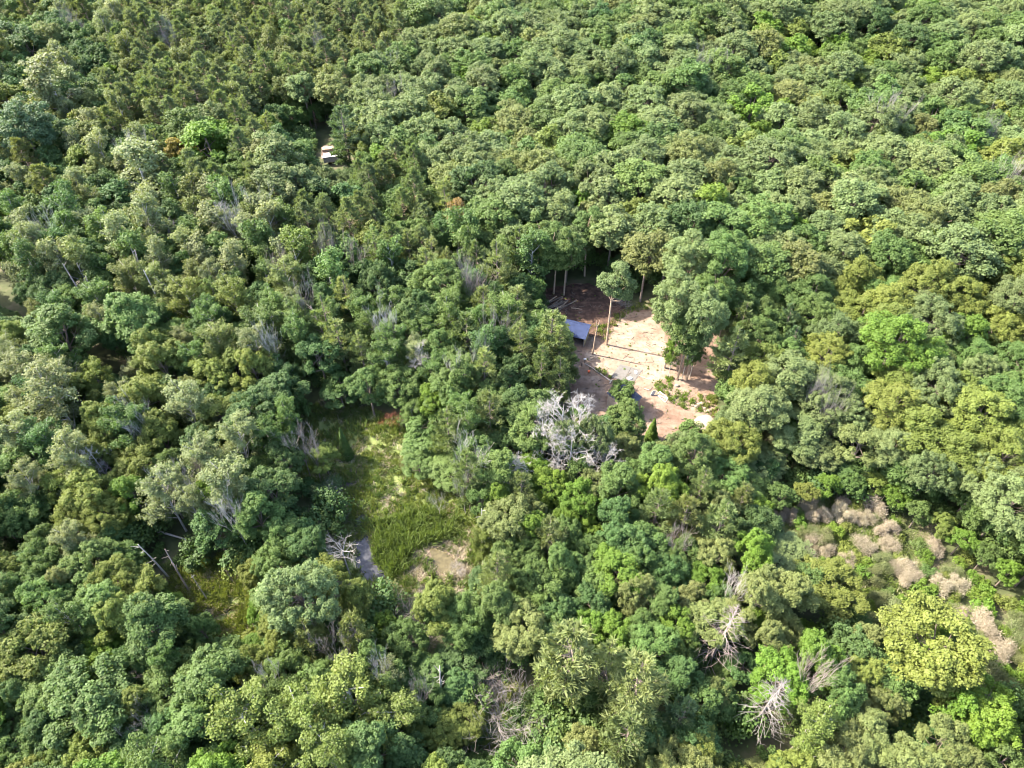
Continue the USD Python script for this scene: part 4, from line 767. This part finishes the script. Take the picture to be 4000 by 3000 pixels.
ORD = ['nearest', 'second', 'third', 'fourth', 'fifth', 'sixth', 'seventh', 'eighth', 'ninth', 'tenth', 'eleventh', 'twelfth', 'thirteenth', 'fourteenth', 'fifteenth', 'sixteenth', 'seventeenth', 'eighteenth', 'nineteenth', 'twentieth', 'twenty-first', 'twenty-second', 'twenty-third', 'twenty-fourth', 'twenty-fifth']
NOUN = {'oak': 'oak', 'maple': 'maple', 'white_pine': 'white pine', 'red_pine': 'tall pine', 'poplar': 'poplar', 'cedar': 'cedar', 'shrub': 'shrub', 'willow': 'willow bush'}
for t in TREES:
    p = IMG(t['loc'] + [0, 0, t['H'] * .65]); t['px'] = p; t['show'] = t['R'] * FPX / p[2]
    t['seen'] = -60 < p[0] < 2272 and -60 < p[1] < 1720
TREES.sort(key=lambda t: -t['show'])
LN = list(LMK); LP = np.array([LMK[k] for k in LN], float)
cells = {}
for t in TREES:
    if t['label'] or not t['seen']: continue
    p = t['px'][:2]; d = np.hypot(*(LP - p).T); a = int(np.argmin(d)); v = p - LP[a]
    best = None
    for j, q in enumerate(np.vstack([LP, [[p[0], -200], [p[0], 1860], [-250, p[1]], [2460, p[1]]]])):
        if j == a: continue
        u = q - LP[a]; n = np.linalg.norm(u); 
        if n < 30 or n > 1400 or n < d[a] * .7: continue
        ang = math.acos(np.clip((u @ v) / (n * (np.linalg.norm(v) + 1e-6)), -1, 1)); sc = ang + n / 3000
        if best is None or sc < best[0]: best = (sc, j)
    j = best[1]; to = LN[j] if j < len(LN) else ['top edge', 'lower edge', 'track-side edge', 'oak-side edge'][j - len(LN)]
    sz = 0 if t['R'] < 3.3 else 1 if t['R'] < 4.4 else 2
    t['word'] = ('small ', '', 'broad ')[sz] if t['kind'] in ('oak', 'maple', 'poplar') else ('', 'slim ')[t['R'] < 2.55] if t['kind'] == 'red_pine' else ''
    cells.setdefault((t['kind'], t['tone'], t['word'], LN[a], to), []).append((d[a], t))
for (kind, tone, wd, a, to), lst in cells.items():
    lst.sort(key=lambda x: x[0])
    for i, (_, t) in enumerate(lst):
        o = '' if len(lst) == 1 else (' ' + ORD[min(i, len(ORD) - 1)] if i < 14 else ' farther')
        t['label'] = f'{wd}{TONE_WORD[tone]} {NOUN[kind]}, {ORD[min(i, len(ORD) - 1)]} from the {a} towards the {to}' if len(lst) > 1 else f'{wd}{TONE_WORD[tone]} {NOUN[kind]} from the {a} towards the {to}'.replace(' from the', ' standing from the', 1)
NAME = {'oak': 'oak_tree', 'maple': 'maple_tree', 'white_pine': 'white_pine_tree', 'red_pine': 'red_pine_tree', 'poplar': 'poplar_tree', 'cedar': 'cedar_tree', 'shrub': 'shrub', 'willow': 'willow_bush'}
GRP = {'oak': 'oaks of the closed canopy', 'maple': 'maples of the mixed wood', 'white_pine': 'white pines in the wood', 'red_pine': 'tall pines of the pine stand', 'poplar': 'pale poplars in the wood', 'cedar': 'small cedars', 'shrub': 'leafy shrubs in clearings', 'willow': 'soft willow bushes'}
CAP = 298; count, rest = {}, []
for t in TREES:
    k = 'oak' if t['kind'].startswith('tall_oak') else t['kind']; n = count.get(k, 0)
    if not t['seen'] or n >= CAP: rest.append(t); continue
    count[k] = n + 1
    cat = 'shrub' if k in ('shrub', 'willow') else 'tree'
    place(NAME[k], toned(t['form'], t['tone']), t['loc'], t['s'], t['rot'], t['label'], cat, GRP[k])
def instancer(name, protos, items, label):
    "items: (proto index, loc, scale, rot)"
    if not items: return
    pi = UsdGeom.PointInstancer.Define(stage, f'/World/{name}'); targets = []
    for i, src in enumerate(protos):
        x = stage.DefinePrim(f'/World/{name}/form_{i}', 'Xform'); x.GetReferences().AddInternalReference(src); targets.append(x.GetPath())
    pi.CreatePrototypesRel().SetTargets(targets)
    pi.CreateProtoIndicesAttr([int(i[0]) for i in items]); pi.CreatePositionsAttr([Gf.Vec3f(*map(float, i[1])) for i in items])
    pi.CreateScalesAttr([Gf.Vec3f(*map(float, np.broadcast_to(i[2], (3,)))) for i in items])
    pi.CreateOrientationsAttr([Gf.Quath(math.cos(i[3] / 2), 0, 0, math.sin(i[3] / 2)) for i in items])
    tag(pi.GetPrim(), label, kind='stuff')
srcs = sorted({toned(t['form'], t['tone']) for t in rest})
instancer('far_forest', srcs, [(srcs.index(toned(t['form'], t['tone'])), t['loc'], t['s'], t['rot']) for t in rest], 'farther and outlying trees of the wood merging into one canopy')
# undergrowth: saplings and bushes on the dim floor between the trunks
NOU = shapely.union_all([image_poly(SCRUB).buffer(-1)] + KEEP_OFF); shapely.prepare(NOU); rngU = np.random.default_rng(77); usrc = [toned(f'shrub_{i}', tn) for i in range(3) for tn in ('deep_green', 'mid_green')]; ui = []
for x, y in np.stack([rngU.uniform(-200, 200, 14000), rngU.uniform(14, 330, 14000)], 1):
    depth = y * CD + CAM_H * SD
    if abs(x) > CX / FPX * depth + 6: continue
    if shapely.contains_xy(NOU, x, y): continue
    s = rngU.uniform(.7, 1.8); z = float(hgt(x, y))
    if hides((x, y, z), 2.0 * s, 2.8 * s, .05, True): continue
    ui.append((rngU.choice(6, p=[.18, .15, .18, .15, .18, .16]), (x, y, z), (s, s, s * rngU.uniform(.8, 1.5)), rngU.uniform(0, 6.28)))
    if len(ui) > 5500: break
us2 = [toned(f'maple_{i}', tn) for i in range(4) for tn in ('mid_green', 'deep_green', 'bright_green')]; nb = len(usrc)
for x, y in np.stack([rngU.uniform(-220, 220, 12000), rngU.uniform(14, 350, 12000)], 1):
    depth = y * CD + CAM_H * SD
    if abs(x) > CX / FPX * depth + 10: continue
    if shapely.contains_xy(NOU, x, y): continue
    s = rngU.uniform(.42, .66); z = float(hgt(x, y)); H_ = 15 * s
    if hides((x, y, z), 4.3 * s, H_, .3) or sun_height((x, y), 4.3 * s, H_) < H_ * .95: continue
    ui.append((nb + rngU.choice(12, p=[.13, .1, .02] * 4), (x, y, z), (s, s, s * rngU.uniform(.9, 1.2)), rngU.uniform(0, 6.28)))
    if len(ui) > 7600: break
usrc = usrc + us2
instancer('undergrowth', usrc, ui, 'dim green bushes and saplings on the forest floor')

# ---------------------------------------------------------------- grasses, reeds and weeds (nobody could count them)
def blades(name, label, poly, n, tone, L, w, seed, avoid=(), clump=.35, patch=(.9, .42), lean=.45, k=6):
    rng = np.random.default_rng(seed); x0, y0, x1, y1 = poly.bounds; P = np.stack([rng.uniform(x0, x1, n * 3), rng.uniform(y0, y1, n * 3)], 1)
    ok = shapely.contains_xy(poly, P[:, 0], P[:, 1])
    for a in avoid: ok &= ~shapely.contains_xy(a, P[:, 0], P[:, 1])
    ok &= meshkit.fbm(np.column_stack([P * patch[0] * .5, np.full(len(P), seed * 3.3)]), 2, seed) > patch[1] + rng.normal(size=len(P)) * .06
    P = P[ok][:n]; Q = np.repeat(P, k, 0) + rng.normal(size=(len(P) * k, 2)) * clump * .5
    sz = np.repeat(rng.uniform(.5, 1.5, len(P)), k); tilt = np.repeat(rng.normal(size=(len(P), 2)) * lean * .8, k, 0)
    d = unit(np.column_stack([rng.normal(size=(len(Q), 2)) * lean * .7 + tilt, np.ones(len(Q))]))
    q = tufts(rng, np.column_stack([Q, np.zeros(len(Q))]), d, L * sz, w)
    if len(q): tag(quads(path_for(name), q, len(q) // 4, LEAF[tone]).GetPrim(), label, kind='stuff')
POOL = image_poly(cv(ZM, [(1020, 1160), (1090, 1150), (1180, 1210), (1240, 1260), (1270, 1330), (1190, 1360), (1090, 1350), (1040, 1300), (1050, 1230)])).buffer(.1)
STREAM = image_poly(cv(ZM, [(470, 880), (540, 900), (530, 1000), (600, 1150), (740, 1330), (700, 1400), (560, 1400), (470, 1300), (455, 1080)])).buffer(-.3)
MUDP, BANKP = image_poly(mud_px), image_poly(bank_px)
REEDS = image_poly(cv(ZM, [(600, 960), (760, 920), (900, 880), (1060, 860), (1180, 920), (1240, 1060), (1080, 1110), (900, 1160), (870, 1330), (760, 1390), (640, 1300), (580, 1200), (620, 1080)]))
blades('reeds', 'dense dark green reeds standing in the marsh', REEDS, 480, 'reed', 1.3, .16, 1, (POOL,), .45, (2.4, .46), .5, 16)
blades('reeds', 'loose clumps of green reeds scattered over the marsh', MARSH, 520, 'reed', 1.0, .16, 11, (POOL, STREAM, MUDP), .5, (1.2, .50), .6, 16)
blades('marsh_grass', 'olive grass tussocks of the marsh', MARSH, 900, 'olive', .7, .14, 12, (POOL, STREAM, MUDP), .5, (1.6, .48), .7, 14)
blades('reeds', 'sparse green reeds round the rim of the pool', MUDP.buffer(1.6), 200, 'reed', .9, .13, 2, (POOL,), .35, (1.8, .5), .5, 12)
blades('straw_grass', 'flattened straw on the pale mud round the pool', MUDP.buffer(1.2), 420, 'straw', .6, .12, 16, (POOL,), .5, (1.4, .44), 1.3, 10)
blades('marsh_grass', 'yellow-green grass of the open marsh', MARSH, 3000, 'marsh', .6, .15, 3, (POOL, STREAM, MUDP, BANKP.buffer(-.4)), .4, (.5, .40))
blades('straw_grass', 'pale flattened straw among the marsh reeds', MARSH, 800, 'straw', .6, .13, 4, (POOL, STREAM), .6, (1.0, .52), 1.2, 12)
blades('bank_grass', 'thin grass on the mud bank of the stream', BANKP, 420, 'marsh', .6, .1, 9, (), .3, (1.4, .5))
blades('meadow_grass', 'tall grass of the small meadow', MEAD.buffer(1.5), 1500, 'marsh', .8, .16, 5, (), .5, (1.6, .42), .6, 9)
blades('meadow_straw', 'pale dry grass in the small meadow', MEAD, 320, 'straw', .7, .14, 15, (), .5, (1.2, .5), .9, 10)
blades('scrub_grass', 'yellowing grass between the scrub bushes', image_poly(SCRUB), 12000, 'marsh', .6, .12, 6, (), .45, (.5, .42))
blades('scrub_straw', 'dry pale grass between the scrub bushes', image_poly(SCRUB), 3600, 'straw', .6, .12, 7, (), .45, (.6, .52), .8)
blades('gap_grass', 'sunlit grass in the near gap', image_poly(GAP), 1500, 'marsh', .5, .10, 8, (), .4, (.6, .38))
WEEDS = [image_poly(cv(Z4, p)) for p in ([(600, 330), (780, 330), (900, 220), (1000, 110), (1280, 90), (1300, 150), (1090, 190), (960, 270), (860, 400), (800, 520), (700, 470)], [(1300, 1000), (1380, 920), (1500, 870), (1520, 960), (1480, 1010), (1640, 1060), (1780, 1150), (1860, 1270), (1820, 1310), (1680, 1260), (1540, 1190), (1460, 1130)],
         [(640, 780), (740, 790), (840, 880), (830, 920), (720, 860)], [(1780, 1080), (1990, 1100), (1990, 1330), (1870, 1310)])]
for i, p in enumerate(WEEDS): blades('weeds', ['rank green weeds along the far side of the dirt yard', 'green weeds on the bank beside the metal gate', 'weeds along the timber edging', 'thin weeds among the pale rubble'][i], p, [260, 330, 70, 110][i], ['yellow_green', 'bright_green', 'mid_green', 'yellow_green'][i], .5, .12, 20 + i, (), .5, (2.2, .5))
rngW = np.random.default_rng(31); wi = []; wsrc = [toned(f'shrub_{i}', tn) for i in range(3) for tn in ('bright_green', 'yellow_green')]
for i, p in enumerate(WEEDS):
    x0, y0, x1, y1 = p.bounds
    for _ in range([60, 80, 14, 20][i]):
        x, y = rngW.uniform(x0, x1), rngW.uniform(y0, y1)
        if p.contains(Point(x, y)): s = rngW.uniform(.10, .26); wi.append((rngW.integers(6), (x, y, 0), (s, s, s), rngW.uniform(0, 6.28)))
x0, y0, x1, y1 = CLEAR.bounds
for _ in range(260):
    x, y = rngW.uniform(x0, x1), rngW.uniform(y0, y1)
    if CLEAR.contains(Point(x, y)): s = rngW.uniform(.04, .12); wi.append((rngW.integers(6), (x, y, .02), (s, s, s * .7), rngW.uniform(0, 6.28)))
instancer('weed_clumps', wsrc, wi, 'small leafy weeds on and around the dirt yard')
rngD = np.random.default_rng(41); mb = MB()
for _ in range(420):
    x, y = rngD.uniform(x0, x1), rngD.uniform(y0, y1)
    if CLEAR.contains(Point(x, y)):
        a = rngD.uniform(0, PI); L = rngD.uniform(.25, 1.3); d = np.array([math.cos(a), math.sin(a), 0]) * L / 2; c = np.array([x, y, .06]); mb.bar(c - d, c + d + [0, 0, rngD.uniform(0, .08)], rngD.uniform(.03, .09))
tag(obj('twig_debris', mb.mesh(), BARK), 'twigs and bark scraps strewn over the dirt yard', kind='stuff')

# ---------------------------------------------------------------- things in the clearing
CONC = noisy('concrete_pad', [(.3, (.085, .08, .073)), (.7, (.125, .117, .108))], 1.2, bump=.01)
TIMBER = noisy('grey_timber', [(.3, (.20, .17, .14)), (.7, (.34, .30, .26))], 3.0, obj=True)
WHITE = noisy('white_paint', [(.3, (.30, .29, .28)), (.7, (.40, .39, .38))], 3.0, obj=True, rough=.5)
BLUE = noisy('blue_tarp', [(.3, (.012, .019, .048)), (.7, (.022, .033, .078))], 1.4, obj=True, rough=.85)
TAN = noisy('tan_sheeting', [(.3, (.24, .20, .12)), (.7, (.34, .29, .18))], 1.4, obj=True)
SLATE = noisy('blue_grey_roofing', [(.3, (.035, .042, .06)), (.7, (.065, .075, .10))], 1.1, obj=True, rough=.8)
METAL = noisy('galvanised_tube', [(.3, (.38, .40, .40)), (.7, (.50, .52, .52))], 4.0, obj=True, rough=.4)
def prism(pts, z0, z1):
    m = trimesh.creation.extrude_polygon(Polygon([tuple(p[:2]) for p in pts]), z1 - z0, engine='earcut'); m.apply_translation([0, 0, z0]); return m
pad = [G(*Z4(*p)) for p in [(950, 755), (1065, 790), (985, 935), (840, 895)]], [G(*Z4(*p)) for p in [(1069, 791), (1185, 822), (1082, 968), (989, 936)]]
for p in pad: tag(obj('concrete_slab', prism(p, .01, .09), CONC), kind='structure')
def stone(name, label, px, py, e, material, seed, z=.09, cat='stone'):
    m = trimesh.creation.icosphere(3); v = m.vertices; v = v * (.75 + .5 * meshkit.fbm(v * 1.4 + seed * 4.1, 3, seed))[:, None] * e; v[:, 2] = np.maximum(v[:, 2], -e[2] * .4)
    p = G(px, py); o = obj(name, (v + [p[0], p[1], z + e[2] * .4], m.faces), material, smooth=True); return tag(o, label, cat)
stone('white_stone', 'oval white stone lying on the concrete slab', *Z4(1117, 846), np.array([.30, .55, .16]), WHITE, 1)
stone('white_stone', 'lumpy white stone at the slab edge by the rail', *Z4(1050, 912), np.array([.55, .36, .16]), WHITE, 2)
SAND = noisy('pale_sand', [(.3, (.18, .145, .11)), (.7, (.24, .20, .16))], 2.5, bump=.04)
stone('sand_heap', 'pale sand heap at the lower corner of the yard', *Z4(1875, 1405), np.array([2.1, 1.9, .8]), SAND, 3, 0, 'sand heap')
for i, (x, y) in enumerate([(1750, 1170), (1790, 1190), (1770, 1215), (1830, 1180), (1860, 1230), (1730, 1200), (1900, 1260), (1560, 990), (1600, 930)]):
    o = stone('rubble_stone', 'pale rubble stone among the weeds below the tall oaks', *Z4(x, y), np.array([.45, .35, .25]) * (.7 + .12 * (i % 4)), SAND, 10 + i, 0); tag(o, group='pale rubble stones in the weeds')
# tarp shelter
F, N = G(*ZT(945, 1150)), G(*ZT(835, 1400)); ey = unit(N - F); ex = np.array([-ey[1], ey[0], 0.0]); ex = ex if ex[0] < 0 else -ex; D = np.linalg.norm(N - F); Wd = 6.2; up = np.array([0, 0, 1.0])
t = thing('tarp_shelter', 'open shelter with blue tarp roof and tan end wall, beside the pines', 'shelter'); at = lambda a, b, h: F + ex * a + ey * b + up * h
def slab(pts, th):
    p = np.array(pts); n = unit(np.cross(p[1] - p[0], p[3] - p[0])); n = n if n[2] > 0 else -n
    return np.vstack([p, p - n * th]), np.array([[0, 1, 2, 3], [7, 6, 5, 4], [0, 4, 5, 1], [1, 5, 6, 2], [2, 6, 7, 3], [3, 7, 4, 0]])
def ribbed(a, b, c, d, n, th, sag):
    A = []
    mb = MB()
    for i in range(n):
        f0, f1 = i / n, (i + 1) / n; s0, s1 = -sag * math.sin(PI * f0), -sag * math.sin(PI * f1)
        q = [a + (b - a) * f0 + up * s0, a + (b - a) * f1 + up * s1, d + (c - d) * f1 + up * s1, d + (c - d) * f0 + up * s0]; v, f = slab(q, th); mb.add(v, np.vstack([f[:, [0, 1, 2]], f[:, [0, 2, 3]]]))
    return mb.mesh()
rid = D * .22
tag(obj('roof', ribbed(at(-.25, rid, 3.1), at(Wd, rid, 3.1), at(Wd, D + .3, 2.2), at(-.25, D + .3, 2.2), 8, .04, .10), BLUE, t))
o = obj('roof', ribbed(at(-.25, -.3, 2.6), at(Wd, -.3, 2.6), at(Wd, rid - .02, 3.1), at(-.25, rid - .02, 3.1), 8, .04, .06), BLUE, t)
w = MB(); v, f = slab([at(0, 0, .02), at(0, D * .98, .02), at(0, D * .98, 2.15), at(0, 0, 2.5)], .05); w.add(v, np.vstack([f[:, [0, 1, 2]], f[:, [0, 2, 3]]])); obj('end_wall', w.mesh(), TAN, t)
w = MB(); v, f = slab([at(.1, .05, .02), at(Wd, .05, .02), at(Wd, .05, 2.5), at(.1, .05, 2.5)], .05); w.add(v, np.vstack([f[:, [0, 1, 2]], f[:, [0, 2, 3]]])); obj('rear_wall', w.mesh(), TAN, t)
for a, b in ((.1, D), (Wd / 2, D), (Wd - .1, D), (Wd - .1, .2)): obj('post', MB().bar(at(a, b, -.1), at(a, b, 2.18), .1).mesh(), TIMBER, t)
# shed in the lower yard
c0 = G(*Z4(1365, 1282)); hh = 3.2; sh = np.array([-SUN[0], -SUN[1], 0]) / SUN[2] * hh; c0 = c0 - sh
e1 = unit(G(*Z4(1180, 1150)) - G(*Z4(1365, 1280))); e2 = unit(G(*Z4(1220, 1430)) - G(*Z4(1365, 1280))); e2 = unit(e2 - e1 * (e1 @ e2)); L1, L2 = 5.0, 4.2
t = thing('yard_shed', 'low shed with a blue-grey roof half hidden by the round tree of the lower yard', 'shed'); at = lambda a, b, h: c0 + e1 * a + e2 * b + up * h
obj('roof', ribbed(at(0, 0, hh), at(L1, 0, hh + .3), at(L1, L2, hh + .3), at(0, L2, hh), 10, .09, .02), SLATE, t)
for (a0, b0, a1, b1) in ((.25, .25, L1 - .25, .25), (.25, L2 - .25, L1 - .25, L2 - .25), (.25, .3, .25, L2 - .3), (L1 - .25, .3, L1 - .25, L2 - .3)): obj('wall', MB().bar(at(a0, b0, hh / 2 - .08), at(a1, b1, hh / 2 - .08), .1, hh - .25).mesh(), TIMBER, t)
obj('door', MB().bar(at(1.8, .18, 1.0), at(2.7, .18, 1.0), .06, 2.0).mesh(), WHITE, t)
# timber edging, posts, rails and gate
for lab, a, b, w_ in [('pale timber beam beside the capped post', (562, 746), (632, 786), .16), ('timber beam touching the corner of the weeds edging', (640, 792), (720, 850), .2), ('timber beam in the middle of the weedy edging', (724, 853), (796, 902), .18), ('white timber beam ending below the slab corner', (800, 905), (852, 942), .2),
                      ('short cross timber at the slab corner', (832, 962), (862, 920), .16), ('grey timber lying at the rim of the small yard tree shadow', (1205, 1018), (1262, 1036), .16), ('dark plank dividing slab and dirt toward the gate', (1150, 880), (1255, 920), .1), ('pale pole lying in the lower yard shade', (800, 1240), (838, 1180), .16)]:
    p, q = G(*Z4(*a), .12), G(*Z4(*b), .12); tag(obj('timber_beam', MB().bar(p, q, w_).mesh(), TIMBER), lab, 'beam')
p = G(*Z4(563, 742)); t = thing('capped_post', 'short post with a white cap at the end of the timber edging', 'post', p); obj('post', MB().box((0, 0, .55), (.2, .2, 1.1)).mesh(), BARK, t); obj('cap', MB().box((0, 0, 1.16), (.5, .4, .08)).mesh(), WHITE, t)
p = G(*Z4(531, 772)); tag(obj('stump_post', MB().tube([p, p + [0, 0, .9]], [.13, .11], 7).mesh(), BARK), 'dark stump post next to the capped post', 'post')
ORANGE = noisy('orange_plastic', [(.3, (.50, .09, .03)), (.7, (.62, .13, .05))], 2, rough=.4)
p = G(*Z4(608, 842)); t = thing('orange_bucket', 'orange bucket on the red dirt below the timber edging', 'bucket', p); obj('body', MB().tube([[0, 0, 0], [0, 0, .42]], [.17, .22], 10).mesh(), ORANGE, t); obj('rim', MB().tube([[0, 0, .41], [0, 0, .45]], [.24, .24], 10).mesh(), ORANGE, t)
t = thing('pipe_rail', 'bent white pipe rail beside the small dark tree', 'rail'); pts = [G(*Z4(*q), .8) for q in [(1028, 990), (1100, 1030), (1062, 1052)]]; obj('rail', MB().bar(pts[0], pts[1], .07).bar(pts[1], pts[2], .07).mesh(), WHITE, t)
for q in pts: obj('leg', MB().bar([q[0], q[1], 0], [q[0], q[1], .77], .06).mesh(), WHITE, t)
A, Bq = G(*Z4(1345, 1090)), G(*Z4(1432, 1166)); t = thing('metal_gate', 'white tubular metal gate standing on the weedy bank', 'gate'); hgate = 1.25; tl = np.array([.25, -.1, 0])
P_ = lambda f, h: A + (Bq - A) * f + up * h + tl * h
obj('frame', MB().bar(P_(0, .1), P_(1, .1), .07).bar(P_(0, hgate), P_(1, hgate), .07).bar(P_(0, .1), P_(0, hgate), .07).bar(P_(1, .1), P_(1, hgate), .07).mesh(), METAL, t)
for f in (.2, .4, .6, .8): obj('bar', MB().bar(P_(f, .13), P_(f, hgate - .03), .03).mesh(), METAL, t)
obj('brace', MB().bar(P_(.02, .14), P_(.98, hgate - .04), .04).mesh(), METAL, t)
p = G(*Z4(1306, 1084)); tag(obj('white_board', MB().bar(p + [-.35, -.2, .02], p + [.1, .05, 1.0], .75, .05, up=(.4, -.8, .3)).mesh(), WHITE), 'white board leaning beside the metal gate', 'board')
for i, (x, y) in enumerate([(1555, 1140), (1840, 1100), (1990, 1240)]):
    p = G(*Z4(x, y + 60)); tag(obj('fence_post', MB().tube([p - [0, 0, .1], p + [.05, 0, 1.6 + .4 * (i == 1)]], [.08, .06], 6).mesh(), BARK_TAN), ['fence post on the weedy bank beyond the metal gate', 'tallest leaning post in the rubble weeds', 'fence post nearest the sand heap'][i], 'post')
# log heap, brush and fallen logs
rngL = np.random.default_rng(9); c = G(*ZT(260, 520)); dr = unit(G(*ZT(640, 260)) - G(*ZT(60, 600)))
for k in range(16):
    L = rngL.uniform(2.5, 6); o = c + np.array([-dr[1], dr[0], 0]) * rngL.normal() * .9 + dr * rngL.normal() * .7 + [0, 0, .15 + .17 * (k // 5)]; d = unit(dr + rngL.normal(size=3) * [.16, .16, .03]); r = rngL.uniform(.08, .17)
    tag(obj('log', MB().tube([o - d * L / 2, o + d * L / 2], [r, r * .75], 7).mesh(), BARK if k % 4 else BARK_TAN), 'felled log in the heap behind the tarp shelter', 'log', 'logs in the heap behind the shelter')
for lab, a, b, r, m, z in [('long bleached fallen trunk over the dark gap beside the meadow', (317, 1141), (421, 1171), .2, DEAD_WHITE, 1.2), ('white fallen pole across the marsh stream', ZM(375, 770), ZM(455, 768), .09, DEAD_WHITE, .2), ('tan felled pole slanting off the log heap', ZT(380, 520), ZT(510, 390), .09, BARK_TAN, .5), ('second tan pole slanting off the log heap', ZT(540, 480), ZT(700, 410), .08, BARK_TAN, .3),
                           ('pale felled stem lying before the log heap', ZT(560, 570), ZT(800, 605), .1, BARK_TAN, .12), ('thin fallen pole in the dark gap beside the near silver poplars', ZF_(1030, 1160), ZF_(1150, 1070), .06, DEAD_GREY, .5) if False else ('white fallen stem at the grass gap rim', (540, 1200), (560, 1212), .08, DEAD_WHITE, .3)]:
    p, q = G(*a, z), G(*b, z); m_ = (p + q) / 2 + [0, 0, .1]; tag(obj('fallen_log', MB().tube([p, m_, q], [r, r * .85, r * .5], 7).mesh(), m), lab, 'log')
src, H0 = dead_form('bush', 0, 5, 1.0, DEAD_RED, 'red'); src2, _ = dead_form('bush', 1, 5, 1.0, DEAD_GREY, 'grey')
p = G(844, 910); place('brush_heap', src, p, (.5, .34, .26), .5, 'heap of dead red-brown brush at the edge of the shaded grass', 'brush heap')
for x, y, s, lab in [(*Z3(690, 305), .42, 'grey brush heap behind the slim tall oak'), (*Z3(740, 330), .3, 'small grey brush heap beside the far yard weeds'), (*Z3(1030, 690), .3, 'grey brush between the trunks at the yard edge')]: place('brush_heap', src2, G(x, y), (s, s, s * .6), x, lab, 'brush heap')
# small shed far off among the trees
ZS = zf(1230, 560, 14.75); a_, b_, c_, d_ = [G(*ZS(*q), 1.6) for q in [(420, 830), (1480, 700), (1530, 440), (510, 570)]]
t = thing('far_shed', 'small flat-roofed shed with a white roof deep in the wood', 'shed'); obj('roof', ribbed(a_, b_, c_, d_, 6, .12, .03), WHITE, t)
ins = lambda p, k: p + (np.mean([a_, b_, c_, d_], 0) - p) * k
for p, q in ((a_, b_), (b_, c_), (c_, d_), (d_, a_)):
    p, q = ins(p, .08) * [1, 1, 0] + [0, 0, .72], ins(q, .08) * [1, 1, 0] + [0, 0, .72]; e = unit(q - p) * .06; obj('wall', MB().bar(p + e, q - e, .08, 1.5).mesh(), TIMBER, t)
sheet('bare_ground', ragged(image_poly([ZS(*q) for q in [(350, 900), (1600, 750), (1650, 150), (1000, 60), (450, 150)]]), .5, .6, 15), .024, TRACK)
t = thing('lumber_stack', 'brown lumber stack behind the small far shed', 'lumber stack'); p = G(*ZS(760, 400)); dx = unit(b_ - a_); dy = np.array([-dx[1], dx[0], 0])
for i in range(5):
    for j in range(3): o = p + dy * (i * .34 - .6) + up * (.18 + j * .22); obj('plank', MB().bar(o - dx * 1.6, o + dx * 1.6, .28, .17).mesh(), BARK_TAN, t)
for pts, s in (([(212, 770), (246, 774), (246, 800), (212, 797)], 16), ([(205, 690), (225, 700), (222, 712), (203, 705)], 17)): sheet('bare_ground', ragged(image_poly(pts), .6, .5, s), .024, LITTER)
